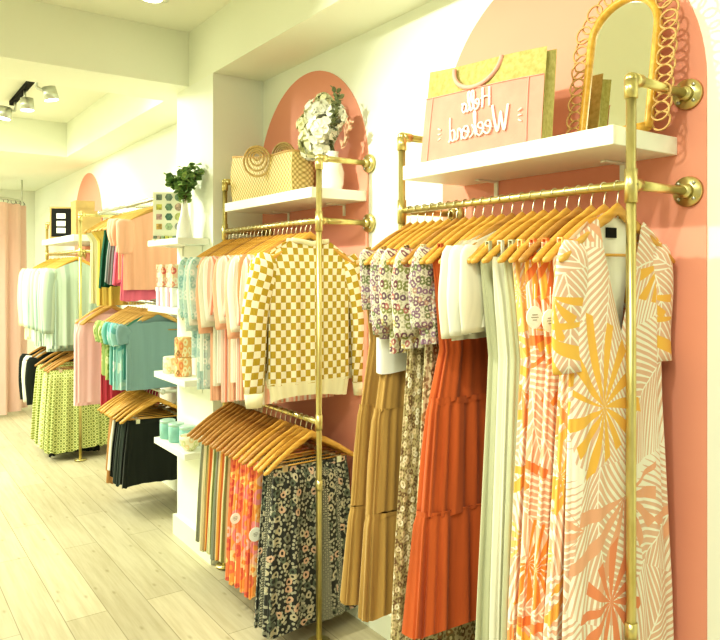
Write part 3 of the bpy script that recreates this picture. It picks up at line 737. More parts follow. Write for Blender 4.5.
tier(TZ[1], [
    (4.14, 'jersey_tee', 'top', 'top', 'blue', 'dusty blue jersey top at the front of the middle wall rail', dict(L=.40, w=.19, t=.02, amp=.005, neckd=(.13, .07, .03), sl=.1)),
    (4.22, 'jersey_tee', 'top', 'top', 'teal', 'dark teal top just behind the dusty blue one', dict(L=.34, w=.19, neckd=(.12, .05, .01), **sk)),
    (4.30, 'hanging_blouse', 'blouse', 'top', 'aqua_t', 'aqua and white tie dye top on the middle wall rail', dict(L=.41, w=.205, sl=.12, **sk)),
    (4.37, 'hanging_blouse', 'blouse', 'top', 'aqua', 'plain aqua top between the tie dye tops', dict(L=.41, w=.205, sl=.12, **sk)),
    (4.44, 'hanging_blouse', 'blouse', 'top', 'aqua_t', 'tie dye aqua top further along the middle wall rail', dict(L=.42, w=.21, sl=.12, **sk)),
    (4.52, 'hanging_blouse', 'blouse', 'top', 'teal', 'teal top beside the green ones', dict(L=.40, w=.205, sl=.12, **sk)),
    (4.60, 'hanging_blouse', 'blouse', 'top', 'aqua', 'aqua top next to the lime leaf print', dict(L=.4, w=.2, sl=.12, **sk)),
    (4.70, 'hanging_blouse', 'blouse', 'top', 'lime', 'lime leaf print top nearer the aqua tops', dict(L=.38, w=.205, sl=.12, **sk)),
    (4.80, 'hanging_blouse', 'blouse', 'top', 'green', 'leaf green top on the middle wall rail', dict(L=.36, w=.205, sl=.12, **sk)),
    (4.90, 'hanging_blouse', 'blouse', 'top', 'lime', 'lime leaf print top nearer the pink tank', dict(L=.36, w=.2, sl=.12, **sk)),
    (4.97, 'hanging_blouse', 'blouse', 'top', 'crimson', 'crimson long top behind the pale pink tank', dict(L=.62, w=.19, **sk)),
    (5.05, None, '', '', '', '', {}), (5.12, None, '', '', '', '', {}),
    (5.18, 'tank_vest', 'top', 'top', 'babypink', 'pale pink long tank top nearest on its stretch of rail', dict(L=.62, w=.24, t=.03, amp=.01, neckd=(.12, .07, .02))),
    (5.30, 'tank_vest', 'top', 'top', 'babypink', 'pale pink long tank top at the far end of the middle wall rail', dict(L=.66, w=.22, t=.03, amp=.01))],
    'wooden hanger on the middle wall rail beyond the column', 'hangers on the middle wall rail', 2)
tier(TZ[2], [
    (4.14, 'black_trousers', 'trousers', 'skirt', 'black', 'wide black trousers at the front of the lowest wall rail', dict(L=.37, w=.215, t=.025, amp=.006)),
    (4.22, 'black_trousers', 'trousers', 'skirt', 'black', 'black trousers second on the lowest wall rail', dict(L=.37, w=.21, t=.025, amp=.008)),
    (4.30, 'black_trousers', 'trousers', 'skirt', 'black2', 'washed black trousers in the lowest row, nearer the column', dict(L=.38, w=.215, t=.025, amp=.01)),
    (4.38, 'black_trousers', 'trousers', 'skirt', 'black2', 'washed black denim trousers in the middle of the lowest row', dict(L=.38, w=.215, t=.025, amp=.01)),
    (4.46, 'black_trousers', 'trousers', 'skirt', 'black', 'black trousers between washed black and white ones', dict(L=.36, w=.21, t=.025, amp=.01)),
    (4.52, 'black_trousers', 'trousers', 'skirt', 'black', 'black trousers beside the white pair', dict(L=.36, w=.215, t=.025, amp=.01)),
    (4.57, None, '', '', '', '', {}), (4.61, None, '', '', '', '', {}),
    (4.66, 'white_trousers', 'trousers', 'skirt', 'white', 'white trousers on the lowest wall rail', dict(L=.34, w=.2, t=.02, amp=.008)),
    (4.72, 'suede_trousers', 'trousers', 'skirt', 'brown', 'tan suede trousers next to the white pair', dict(L=.44, w=.2, t=.02, amp=.008)),
    (4.77, None, '', '', '', '', {}), (4.81, None, '', '', '', '', {}), (4.85, None, '', '', '', '', {}),
    (4.90, 'suede_trousers', 'trousers', 'skirt', 'brown', 'tan suede trousers at the far end of the lowest wall rail', dict(L=.4, w=.17, t=.02, amp=.008))],
    'wooden hanger on the lowest wall rail beyond the column', 'hangers on the lowest wall rail', 0)

# ------------------------------------------------------------------ shelves
def shelf(name, label, x0, x1, y0, y1, zt, th, brk=False):
    s = thing(name, label, 'shelf', ((x0 + x1) / 2, (y0 + y1) / 2, zt - th))
    hx, hy = (x1 - x0) / 2, (y1 - y0) / 2
    MB().box(-hx, hx, -hy, hy, 0, th, .0025).build('shelf_board', W['white'], s)
    for yy in (-hy * .6, hy * .6):
        b = MB(); b.box(hx - .09, hx, yy - .008, yy + .008, -.006, -.0005); b.box(hx - .006, hx, yy - .008, yy + .008, -.05, -.0055); b.build('bracket', W['white'], s)
    return s
SZ = 1.797
shelf('floating_shelf', 'thick white floating shelf under the pink tote and mirror', 1.425, WX - .004, .992, 1.775, SZ, .046)
shelf('floating_shelf', 'white floating shelf under the woven bag and flowers', 1.428, WX - .004, 2.35, 3.16, SZ - .008, .042)
shelf('floating_shelf', 'white floating shelf at the furthest rack, holding the black sign', 1.32, WX - .004, 5.72, 6.9, 1.75, .05)
SX0 = 1.255
csh = [(1.625, 'white column shelf holding the plant and sticker board'), (1.275, 'white column shelf holding the pink striped boxes'), (.915, 'white column shelf holding the cream and orange jars'), (.553, 'lowest white column shelf, holding the teal jars')]
for z, lb in csh: shelf('column_shelf', lb, SX0 if z > 1 else 1.29, SX - .001, 3.325, 3.775, z, .032)

# ------------------------------------------------------------------ tote bag
def text_mesh(body, size, ext=.001, shear=0.):
    cu = bpy.data.curves.new('t', 'FONT'); cu.body = body; cu.size = size; cu.extrude = ext; cu.shear = shear; cu.align_x = 'CENTER'
    o = bpy.data.objects.new('t', cu); C.objects.link(o); bpy.context.view_layer.update()
    me = bpy.data.meshes.new_from_object(o.evaluated_get(bpy.context.evaluated_depsgraph_get()))
    vs = [tuple(v.co) for v in me.vertices]; fs = [tuple(p.vertices) for p in me.polygons]
    C.objects.unlink(o); bpy.data.objects.remove(o); return vs, fs
t = NT('jute_weave'); v = t.uv((1, 1, 1)); ck = t.n('ShaderNodeTexChecker'); t.t.links.new(v[0].outputs[0], ck.inputs[0]); ck.inputs['Scale'].default_value = 330
nz = noise(t, v, 60, 3); c_ = t.ramp(nz, [(.3, (.38, .33, .10)), (.7, (.54, .47, .18))], 'LINEAR'); W['jute'] = t.col(c_, .9); t.bump((ck, 1), .3, .001)
W['totepink'] = plain('pink_canvas', (.74, .32, .25), .85, var=.08, scale=14, bump=.3)
W['totepink2'] = plain('dusty_pink_handle', (.80, .40, .33), .85)
W['chalk'] = plain('white_print', (.95, .95, .88), .6, var=.01)
y_f, y_n = 1.700, 1.215; xf = 1.440; dp = .060
tote = thing('tote_bag', 'pink canvas and jute tote with mirrored white lettering on the nearest shelf', 'bag', (xf, (y_f + y_n) / 2, SZ))
hl = (y_f - y_n) / 2
def tote_pt(u, v, side=0):      # u -1 near .. 1 far ; v 0..1 up
    ht = lerp(.252, .292, (u + 1) / 2); yy = u * (hl - .008 * v) ; xx = (.028 * (1 - v) * 0) + .030 * v + .006 * sin(u * 3.1) * v - .010 * sin(pi * v) * (1 - u * u)
    return (xx + side, yy, ht * v)
def tote_panel(v0, v1, x_off, u0=-1, u1=1, nv=8, nu=20):
    rs = []; us = []
    for j in range(nv + 1):
        v_ = lerp(v0, v1, j / nv); rs.append([tuple(a + b for a, b in zip(tote_pt(lerp(u0, u1, i / nu), v_), (x_off, 0, 0))) for i in range(nu + 1)]); us.append([(lerp(u0, u1, i / nu) * hl, v_ * .28) for i in range(nu + 1)])
    return rs, us
jb = MB()
rs, us = tote_panel(0, 1, 0.0); jb.rings(rs, closed=False, cap=False, uvs=us)
rs, us = tote_panel(0, 1, dp - .02); jb.rings(rs, closed=False, cap=False, uvs=us)
for u in (-1, 1):   # gusset folded inward
    rs = []; us = []
    for j in range(9):
        v_ = j / 8; a = tote_pt(u, v_); b_ = tote_pt(u, v_, dp - .02); m_ = ((a[0] + b_[0]) / 2, a[1] - u * .02 * v_, a[2] - .004)
        rs.append([a, m_, b_]); us.append([(0, v_ * .28), (.05, v_ * .28), (.1, v_ * .28)])
    jb.rings(rs, closed=False, cap=False, uvs=us)
jb._add([tote_pt(-1, 0), tote_pt(1, 0), tote_pt(1, 0, dp - .02), tote_pt(-1, 0, dp - .02)], [(0, 1, 2, 3)])
jb.build('jute_body', W['jute'], tote)
pm = MB(); rs, us = tote_panel(.01, .70, -.004); pm.rings(rs, closed=False, cap=False, uvs=us); pm.build('pink_pocket', W['totepink'], tote)
sm_ = MB()
for u in (-.80, .86):
    sm_.tube([tuple(a + b for a, b in zip(tote_pt(u, v_ / 10 * .70), (-.0055, 0, 0))) for v_ in range(11)], .0018, 6)
sm_.tube([tuple(a + b for a, b in zip(tote_pt(u_ / 10 - 1, .70), (-.0055, 0, 0))) for u_ in range(21)], .0015, 6)
sm_.build('seam', W['totepink2'], tote)
for xo in (-.006, dp - .016):
    hp = []
    for k in range(25):
        a = pi * k / 24; u = -.05 + .38 * cos(a); zz = .268 - .072 * sin(a) if xo < 0 else .262 + .012 * sin(a)
        hp.append((.030 + xo - .016 * sin(a), u * hl * 1.05 + .03, zz + .008 * (u + .05)))
    MB().tube(hp, .0068, 10).build('handle', W['totepink2'], tote)
# handwritten, mirror image lettering: strokes drawn as script letters, laid out so they read reversed
def stroke_word(word, h):
    G = {'H': ([[(0, 0), (.05, .5), (.12, 1)], [(.5, 0), (.52, .5), (.6, 1.05)], [(0, .5), (.3, .56), (.62, .5)]], .68),
         'e': ([[(0, .22), (.2, .28), (.36, .36), (.3, .5), (.14, .5), (.06, .3), (.12, .08), (.28, 0), (.45, .12)]], .42),
         'l': ([[(0, .15), (.18, .5), (.3, .95), (.2, 1.05), (.1, .8), (.1, .2), (.2, 0), (.32, .12)]], .28),
         'o': ([[(.2, .48), (.05, .34), (.06, .1), (.2, 0), (.34, .12), (.34, .36), (.2, .48), (.36, .46), (.45, .5)]], .45),
         'W': ([[(0, 1), (.06, .5), (.16, 0), (.28, .4), (.36, .75), (.4, .4), (.52, 0), (.68, .5), (.82, 1.1)]], .80),
         'k': ([[(0, .15), (.16, .6), (.22, 1.0), (.12, .98), (.1, .5), (.08, 0)], [(.1, .25), (.3, .5)], [(.14, .28), (.26, .1), (.42, 0)]], .44),
         'n': ([[(0, .45), (.06, .2), (.05, 0)], [(.06, .25), (.2, .48), (.3, .42), (.3, .1), (.42, .03)]], .44),
         'd': ([[(.32, .42), (.15, .48), (.04, .28), (.08, .04), (.24, .04), (.34, .3), (.42, 1.05)], [(.36, .4), (.34, .1), (.44, 0)]], .5)}
    out = []; x = 0
    for ch in word:
        st, adv = G[ch]
        for s in st: out.append([((x + px) * h, py * h) for px, py in s])
        x += adv
    return out, x * h
def smooth(p, k=4):
    o = []
    for i in range(len(p) - 1):
        a, b, c, d = p[max(0, i - 1)], p[i], p[i + 1], p[min(len(p) - 1, i + 2)]
        for j in range(k):
            t_ = j / k
            o.append(tuple(.5 * ((2 * b[q]) + (-a[q] + c[q]) * t_ + (2 * a[q] - 5 * b[q] + 4 * c[q] - d[q]) * t_ ** 2 + (-a[q] + 3 * b[q] - 3 * c[q] + d[q]) * t_ ** 3) for q in (0, 1)))
    o.append(p[-1]); return o
lt = MB()
def lay(word, h, yc, z0, mb):
    st, wd = stroke_word(word, h)
    for s in st:
        pts = []
        for (px, pz) in smooth(s):
            yy = yc - wd / 2 + px            # reads reversed from the room, as in the photograph
            u = yy / hl; v_ = (z0 + pz) / lerp(.252, .292, (u + 1) / 2); q = tote_pt(u, v_)
            pts.append((q[0] - .0075, yy, z0 + pz))
        mb.tube(pts, .0026, 6, rx=.0042, up=(0, 0, 1))
lay('Hello', .056, .000, .124, lt); lay('Weekend', .070, -.008, .046, lt)
lt.build('lettering', W['chalk'], tote)
for yy, sg in ((-.165, 1), (.150, -1)):
    lt = MB()
    for dz in (-.012, .0, .012):
        q = tote_pt(yy / hl, .33); lt.tube([(q[0] - .0075, yy, .078 + dz), (q[0] - .0075, yy + .011 * sg * -1, .078 + dz * 1.5)], .002, 6)
    lt.build('printed_dashes', W['chalk'], tote)

# ------------------------------------------------------------------ mirror with rattan loops
W['mirrorf'] = wood('golden_rattan_frame', (.56, .28, .03), (.74, .43, .07))
t = NT('mirror_glass'); W['mirror'] = t.col((.90, .93, .84), .02, 1.0)
W['loops'] = plain('rattan_loops', (.62, .38, .14), .6)
mr = thing('arched_mirror', 'arched mirror with golden frame and rattan loops leaning on the nearest shelf', 'mirror', (1.575, 1.095, SZ + .012))
mr.rotation_euler = (0, radians(9), 0)
hw, hs = .098, .265
def arc_out(k, N, w_=hw, h_=hs, z0=0.0):
    s = k / N; L1 = h_; L2 = pi * w_; T = 2 * L1 + L2; d = s * T
    if d < L1: return (-w_, z0 + d), (-1, 0)
    if d < L1 + L2: a = pi - (d - L1) / w_; return (w_ * cos(a), z0 + h_ + w_ * sin(a)), (cos(a), sin(a))
    return (w_, z0 + h_ - (d - L1 - L2)), (1, 0)
fp = [(0, *arc_out(k, 60)[0]) for k in range(61)]
MB().tube([(p[0], p[1], p[2]) for p in fp] , .0125, 10, rx=.010, up=(1, 0, 0)).build('frame', W['mirrorf'], mr)
MB().cyl((0, -hw, .003), (0, hw, .003), .0125, 10).build('frame_foot', W['mirrorf'], mr)
gl = MB(); pts = [(0.0, q[0], q[1]) for q in [arc_out(k, 60, hw - .004, hs)[0] for k in range(61)]]
gl._add(pts, [tuple(range(len(pts)))]); gl.build('mirror_glass', W['mirror'], mr)
lp = MB(); NL = 36
for k in range(NL):
    (yy, zz), (ny, nz_) = arc_out(k + .5, NL)
    for off, R_ in ((.030, .0235),):
        cy, cz = yy + ny * off, zz + nz_ * off
        lp.torus((.004 * (-1) ** k, cy, max(cz, .012)), R_, .0028, 'x', 18, 6)
lp.build('rattan_loops', W['loops'], mr)

# ------------------------------------------------------------------ woven handbag
W['rattan'] = rattan('woven_straw', (.90, .72, .34), (.40, .26, .06), 62)
bagm = thing('woven_handbag', 'woven straw handbag with ring handles on the second shelf', 'bag', (1.475, 2.87, SZ - .006), radians(3))
hb = MB(); rs = []; us = []; hlb = .268; dpb = .10
for j in range(9):
    v_ = j / 8; ring = []; uvr = []
    P = []
    for k in range(16): P.append((0, lerp(-hlb, hlb, k / 16)))
    for k in range(5): P.append((dpb * k / 5, hlb))
    for k in range(16): P.append((dpb, lerp(hlb, -hlb, k / 16)))
    for k in range(5): P.append((dpb - dpb * k / 5, -hlb))
    d = 0
    for q, (px, py) in enumerate(P):
        hgt = lerp(.175, .215, (py / hlb + 1) / 2) - .008 * cos(py / hlb * pi)
        bul = .010 * sin(pi * v_)
        ring.append((px + (-bul if px < dpb / 2 else bul), py * (1 + .02 * sin(pi * v_)), hgt * v_))
        if q: d += math.dist(P[q], P[q - 1])
        uvr.append((d, hgt * v_))
    uvr.append((d + .02, uvr[0][1])); rs.append(ring); us.append(uvr)
hb.rings(rs, cap=False, uvs=us, smooth=True); hb._add([rs[0][0], rs[0][16], rs[0][21], rs[0][37]], [(0, 1, 2, 3)])
hb.build('woven_body', W['rattan'], bagm)
rim = MB(); rim.tube(rs[-1] + [rs[-1][0]], .005, 8); rim.build('rim', W['loops'], bagm)
W['woodring'] = wood('pale_wood_ring', (.50, .32, .10), (.76, .56, .26))
for (xo, yo, zz) in ((-.040, -.035, .160), (dpb + .010, -.02, .195)):
    h_ = MB()
    for R_, r_ in ((.066, .0055), (.049, .0045), (.033, .0045), (.017, .0045)): h_.torus((0, 0, (.066 - R_) * .45), R_, r_, 'x', 40, 8)
    ho = h_.build('ring_handle', W['woodring'], bagm, (xo, yo, zz)); ho.rotation_euler = (0, radians(-6), radians(34 if xo < 0 else 20))

# ------------------------------------------------------------------ flowers in a vase
W['vase'] = plain('white_ceramic', (.93, .93, .86), .25, var=.01)
W['petal'] = plain('ivory_petals', (.95, .94, .80), .8, var=.05, scale=30)
W['petal2'] = plain('pale_yellow_petals', (.93, .92, .62), .8, var=.08, scale=30)
W['sprig'] = plain('grey_green_leaves', (.22, .25, .12), .6, var=.3, scale=40)
W['pampas'] = plain('dried_peach_grass', (.80, .50, .34), .9, var=.15, scale=30)
vz = SZ - .008
fv = thing('flower_vase', 'white vase of ivory flowers and green sprig on the second shelf', 'vase of flowers', (1.585, 2.455, vz))
t = NT('ribbed_glass'); t.b.inputs['Transmission Weight'].default_value = .55; W['glass'] = t.col((.86, .92, .82), .15)
MB().lathe([(.001, .001), (.045, .001), (.055, .03), (.058, .08), (.045, .125), (.032, .15), (.036, .165), (.030, .165), (.026, .15), (.04, .12), (.05, .08), (.04, .02), (.001, .012)], n=36).build('vase_body', W['vase'], fv)
rf = random.Random(12); bl = MB(); bl2 = MB(); stm = MB()
def bloom(mb, c, R, n=60):
    for _ in range(n):
        a = rf.uniform(0, 2 * pi); b = math.acos(rf.uniform(-1, 1)); d = (sin(b) * cos(a), sin(b) * sin(a), cos(b))
        q = [c[i] + d[i] * R * rf.uniform(.75, 1) for i in range(3)]
        # small cupped petal
        e = (-sin(a), cos(a), 0); f = (cos(b) * cos(a), cos(b) * sin(a), -sin(b)); s_ = R * .34
        vs = [tuple(q[i] + e[i] * s_ * cos(k * pi / 3) + f[i] * s_ * sin(k * pi / 3) + d[i] * .15 * s_ * (k % 2) for i in range(3)) for k in range(6)] + [tuple(q[i] - d[i] * s_ * .3 for i in range(3))]
        mb._add(vs, [(k, (k + 1) % 6, 6) for k in range(6)], smooth=True)
    mb.ball(c, R * .72, 10, 7)
for k, (dx, dy, dz, R_) in enumerate([(-.03, .08, .22, .07), (-.04, .0, .25, .07), (.02, .04, .30, .065), (-.02, .13, .29, .06), (-.03, .05, .34, .06), (.0, -.04, .31, .05), (.0, .15, .35, .04), (-.03, .02, .19, .05), (-.02, .12, .2, .055), (.0, .05, .385, .04)]):
    bloom(bl if k % 3 else bl2, (dx, dy, dz), R_)
    stm.tube([(0, 0, .12), (dx * .5, dy * .5, dz * .7), (dx, dy, dz)], .002, 5)
bl.build('blossoms', W['petal'], fv); bl2.build('blossoms', W['petal2'], fv)
def leaf(mb, base, d, L, w_, nrm=(0, 0, 1)):
    from mathutils import Vector
    B = Vector(base); D = Vector(d).normalized(); S = D.cross(Vector(nrm)).normalized() if abs(D.dot(Vector(nrm))) < .98 else Vector((1, 0, 0)); Nn = S.cross(D)
    prof = [(0, .0), (.2, .6), (.5, 1), (.8, .7), (1, .05)]
    vs = []
    for t_, q in prof: vs += [B + D * L * t_ + S * w_ * q + Nn * w_ * .25 * q, B + D * L * t_ - Nn * .0, B + D * L * t_ - S * w_ * q + Nn * w_ * .25 * q]
    fs = []
    for i in range(4): fs += [(3 * i, 3 * i + 1, 3 * i + 4, 3 * i + 3), (3 * i + 1, 3 * i + 2, 3 * i + 5, 3 * i + 4)]
    mb._add([tuple(v) for v in vs], fs, smooth=True)
sp_ = MB()
for br_ in range(3):
    pts = [(0, 0, .15), (-.02, -.03 - .01 * br_, .23), (-.03, -.085, .29 + .01 * br_), (-.03, -.11 + .015 * br_, .37 + .015 * br_)]
    stm.tube(pts, .002, 5)
    for k in range(26):
        t_ = k / 25; j = min(2, int(t_ * 3)); f_ = t_ * 3 - j; b_ = [lerp(pts[j][i], pts[j + 1][i], f_) for i in range(3)]
        a = rf.uniform(0, 6.28); leaf(sp_, b_, (cos(a) * .6, sin(a), rf.uniform(-.1, .9)), .030, .010, (rf.uniform(-1, 1), rf.uniform(-1, 1), 1))
sp_.build('leaf_sprig', W['sprig'], fv); stm.build('stems', W['sprig'], fv)
pm_ = MB()
for k in range(70):
    a = rf.uniform(-.5, .5); t_ = rf.uniform(0, 1); b_ = (.01, -.06 - .06 * t_, .17 + .09 * t_)
    leaf(pm_, b_, (rf.uniform(-.3, .3), -.5 + a, rf.uniform(.0, .8)), .035, .004, (1, 0, .2))
pm_.build('dried_grass', W['pampas'], fv)

# ------------------------------------------------------------------ column shelf goods
zA, zB, zC, zD = 1.625, 1.275, .915, .553
ev = thing('eucalyptus_vase', 'white bottle vase with green eucalyptus on the top column shelf', 'vase with leaves', (1.335, 3.44, zA))
MB().lathe([(.001, .0005), (.040, .0005), (.043, .01), (.036, .07), (.020, .13), (.014, .19), (.018, .20), (.012, .20), (.010, .17), (.001, .1)], n=32).build('vase_body', W['vase'], ev)
W['euca'] = plain('eucalyptus_green', (.17, .30, .09), .55, var=.4, scale=30)
W['euca2'] = plain('olive_leaf_green', (.32, .46, .14), .55, var=.4, scale=30)
W['stem'] = plain('brown_stem', (.20, .14, .06), .7)
ea, eb, es = MB(), MB(), MB()
for k in range(20):
    a = rf.uniform(0, 6.28); rr = rf.uniform(.03, .15); tip = (cos(a) * rr * .5, sin(a) * rr, rf.uniform(.26, .38) + (.0 if k > 3 else .02)); mid = (tip[0] * .35, tip[1] * .35, .26)
    es.tube([(0, 0, .15), mid, tip], .0014, 5)
    for q in range(17):
        t_ = q / 16; b_ = [lerp(mid[i], tip[i], t_) if t_ > .15 else lerp((0, 0, .2)[i], mid[i], t_ * 6) for i in range(3)]; a2 = rf.uniform(0, 6.28)
        leaf((ea, eb)[q % 3 == 0], b_, (cos(a2), sin(a2), rf.uniform(-.7, .6)), .036, .016, (rf.uniform(-1, 1), rf.uniform(-1, 1), rf.uniform(0, 1)))
ea.build('leaves', W['euca'], ev); eb.build('leaves', W['euca2'], ev); es.build('stems', W['stem'], ev)
W['board'] = plain('cream_card', (.92, .92, .74), .6, var=.02)
sb = thing('sticker_display', 'cream sticker board with a grid of small coloured stickers on the column shelf', 'display board', (1.30, 3.60, zA), 0)
MB().box(-.006, .006, -.085, .085, .001, .255, .001).build('board', W['board'], sb)
MB().box(-.03, .03, -.085, .085, .001, .006).build('base_tray', W['board'], sb)
stc = [(.20, .26, .20), (.22, .30, .24), (.24, .38, .26), (.62, .60, .12), (.20, .34, .22), (.62, .46, .36), (.56, .36, .34), (.10, .22, .16), (.62, .66, .26), (.72, .46, .14), (.42, .55, .34), (.36, .38, .36)]
smat = [plain('sticker_%s' % w_, c_, .5, var=.5, scale=60) for w_, c_ in zip('moss slate jade lemon pine sand rose ink lime amber fern ash'.split(), stc)]
for r_ in range(4):
    for c_ in range(3):
        yc = .052 - c_ * .052; zc = .228 - r_ * .052; k = r_ * 3 + c_
        m = MB(); n_ = (4, 6, 12)[(k * 7) % 3]; ro = pi / 4 if n_ == 4 else 0
        m.rings([[(x_, yc + .019 * cos(2 * pi * q / n_ + ro) * 1.1, zc + .019 * sin(2 * pi * q / n_ + ro) * 1.1) for q in range(n_)] for x_ in (-.0085, -.0062)], smooth=False)
        m.build('sticker', smat[k], sb)
        # second face so that the near edge side also reads
for c_ in range(7):
    MB().box(-.028, -.012, .070 - c_ * .021 - .008, .070 - c_ * .021 + .008, .006, .022, .001).build('sticker_roll', smat[(c_ * 5) % 12], sb)
sb.rotation_euler = (0, 0, radians(55)); sb.location = (1.325, 3.635, zA)

W['bxfl'] = floral('box_paper_with_flowers', (.86, .56, .40), [(.70, .16, .14), (.88, .78, .6), (.36, .30, .16), (.80, .30, .22)], 26, .42, (.80, .66, .42))
W['bxwhite'] = plain('white_box_card', (.92, .92, .86), .5, var=.01)
W['bxpink'] = plain('rose_ribbon', (.84, .32, .42), .5, var=.03)
def boxed(label, x, y, z, wx, wy, h_, mat, ribbon=False, rz=0., group=None, lid=True):
    b = thing('gift_box', label, 'box', (x, y, z), rz, group)
    MB().box(-wx / 2, wx / 2, -wy / 2, wy / 2, .0005, h_, .003).build('box_body', mat, b)
    if lid: MB().box(-wx / 2 - .002, wx / 2 + .002, -wy / 2 - .002, wy / 2 + .002, h_ * .78, h_ + .002, .002).build('lid', mat, b)
    if ribbon: MB().box(-wx / 2 - .0035, wx / 2 + .0035, -wy * .16, wy * .16, .001, h_ + .0035).build('ribbon', W['bxpink'], b)
    return b
boxed('white box with a rose ribbon, further one on the second column shelf', 1.325, 3.665, zB, .09, .10, .098, W['bxwhite'], True)
boxed('white box with a rose ribbon, nearer one on the second column shelf', 1.325, 3.52, zB, .09, .10, .098, W['bxwhite'], True)
boxed('plain white box at the near end of the second column shelf', 1.33, 3.39, zB, .08, .07, .09, W['bxwhite'])
boxed('floral patterned box stacked on the further ribboned box', 1.325, 3.665, zB + .1025, .085, .095, .115, W['bxfl'])
boxed('floral patterned box stacked on the nearer ribboned box', 1.325, 3.52, zB + .1025, .085, .095, .115, W['bxfl'])
W['bxor'] = floral('orange_tin_with_flowers', (.86, .50, .22), [(.90, .78, .5), (.80, .28, .12), (.45, .22, .1)], 24, .44)
W['bxcream'] = floral('cream_tin_with_leaves', (.90, .86, .66), [(.70, .72, .40), (.86, .70, .40)], 22, .38)
def jar(name, label, cat, x, y, z, r_, h_, mat, lidm=None, group=None):
    j = thing(name, label, cat, (x, y, z), 0, group)
    MB().lathe([(.001, .0005), (r_ * .92, .0005), (r_, .006), (r_, h_ * .82), (r_ * .9, h_ * .86), (.001, h_ * .86)], n=28).build('jar_body', mat, j)
    MB().lathe([(r_ * .97, h_ * .84), (r_ * .99, h_ * .86), (r_ * .99, h_ * .98), (r_ * .9, h_), (.001, h_)], n=28).build('lid', lidm or mat, j)
    return j
jar('round_tin', 'cream tin with leaf print on the third column shelf', 'tin', 1.35, 3.66, zC, .048, .085, W['bxcream'])
jar('round_tin', 'orange floral tin standing on the third column shelf', 'tin', 1.35, 3.50, zC, .044, .10, W['bxor'])
jar('round_tin', 'orange floral tin stacked on the other orange tin', 'tin', 1.35, 3.50, zC + .101, .043, .10, W['bxor'])
W['tealj'] = plain('teal_glaze', (.30, .60, .52), .25, var=.15, scale=20)
W['teall'] = plain('silver_teal_lid', (.46, .64, .56), .35, .3)
jar('teal_jar', 'teal candle jar at the far end of the lowest column shelf', 'jar', 1.345, 3.715, zD, .042, .10, W['tealj'], W['teall'])
jar('teal_jar', 'teal candle jar in the middle of the lowest column shelf', 'jar', 1.355, 3.61, zD, .042, .10, W['tealj'], W['teall'])
jar('teal_jar', 'teal candle jar behind the cream bowl', 'jar', 1.375, 3.505, zD, .042, .10, W['tealj'], W['teall'])
cb = thing('ceramic_bowl', 'cream bowl at the near end of the lowest column shelf', 'bowl', (1.345, 3.395, zD))
MB().lathe([(.001, .0005), (.026, .0005), (.03, .006), (.044, .025), (.051, .055), (.052, .072), (.048, .072), (.046, .05), (.03, .015), (.001, .010)], n=32).build('bowl_body', W['bxcream'], cb)
MB().torus((0, 0, .072), .050, .0028, 'z', 32, 6).build('rim', W['vase'], cb)

# ------------------------------------------------------------------ far shelf goods, curtain
W['kraft'] = plain('kraft_brown', (.52, .36, .14), .8, var=.12, scale=12)
sg = thing('letter_board', 'black framed sign with white squares on the furthest shelf', 'sign', (1.39, 6.42, 1.751), radians(58))
MB().box(-.012, .012, -.10, .10, 0, .27, .002).build('frame', W['kraft'], sg)
MB().box(-.016, -.0125, -.085, .085, .012, .255).build('black_panel', W['black'], sg)
for zz, hh in ((.19, .022), (.125, .022), (.065, .022)): MB().box(-.019, -.0165, -.035, .04, zz - hh, zz + hh).build('white_square', W['chalk'], sg)
for (yy, wy, h_, lb, mt) in ((6.17, .16, .30, 'tall brown kraft box beside the black sign', 'kraft'), (5.95, .12, .20, 'small tan box near the front of the furthest shelf', 'kraft')):
    boxed(lb, 1.50, yy, 1.751, .15, wy, h_, W[mt])
pp = thing('dried_grass_vase', 'vase of pale dried grass on the furthest shelf near the curtain', 'vase with grass', (1.47, 6.72, 1.751))
MB().lathe([(.001, 0), (.04, 0), (.045, .05), (.02, .10), (.022, .12), (.001, .11)]).build('vase_body', W['vase'], pp)
W['pamp2'] = plain('pale_dried_grass', (.84, .78, .46), .9, var=.15, scale=30)
gm = MB()
for k in range(120):
    a = rf.uniform(0, 6.28); t_ = rf.uniform(0, 1); leaf(gm, (cos(a) * .03 * t_, sin(a) * .03 * t_, .11 + .12 * t_), (cos(a) * .7, sin(a) * .7, 1), .06, .006, (1, .3, .2))
gm.build('dried_grass', W['pamp2'], pp)
W['curt'] = fabric('dusty_pink_curtain_cloth', (.84, .60, .52), .06)
cu = thing('fitting_room_curtain', 'dusty pink fitting room curtain hanging to the floor at the far left', 'curtain', (.86, 8.25, 0))
rs = []; us = []; R0 = .52
ang = [lerp(radians(200), radians(352), k / 260) for k in range(261)]
for j in range(16):
    z = lerp(.03, 2.16, j / 15); amp_ = lerp(.045, .030, j / 15)
    rs.append([((R0 + amp_ * sin(a * 17) + .008 * sin(a * 41 + 1)) * cos(a), (R0 + amp_ * sin(a * 17)) * sin(a), z) for a in ang]); us.append([(a * R0, z) for a in ang])
MB().rings(rs, closed=False, cap=False, uvs=us).build('curtain_cloth', W['curt'], cu)
rg = thing('curtain_ring_rail', 'pale circular rail holding the pink fitting room curtain', 'curtain rail', (.86, 8.25, 2.2))
MB().torus((0, 0, 0), R0, .014, 'z', 64, 8).build('ring_tube', W['chrome'], rg)
hk = MB()
for k in range(14):
    a = lerp(radians(200), radians(352), k / 13); hk.torus((R0 * cos(a), R0 * sin(a), -.012), .022, .0022, 'y', 14, 5)
hk.build('curtain_hooks', W['black'], cu, (0, 0, 2.19))
su = MB()
for a in (0, 2.1, 4.2): su.cyl((R0 * cos(a), R0 * sin(a), 0), (R0 * cos(a), R0 * sin(a), .25), .008, 8)
su.build('ceiling_support', W['chrome'], rg)

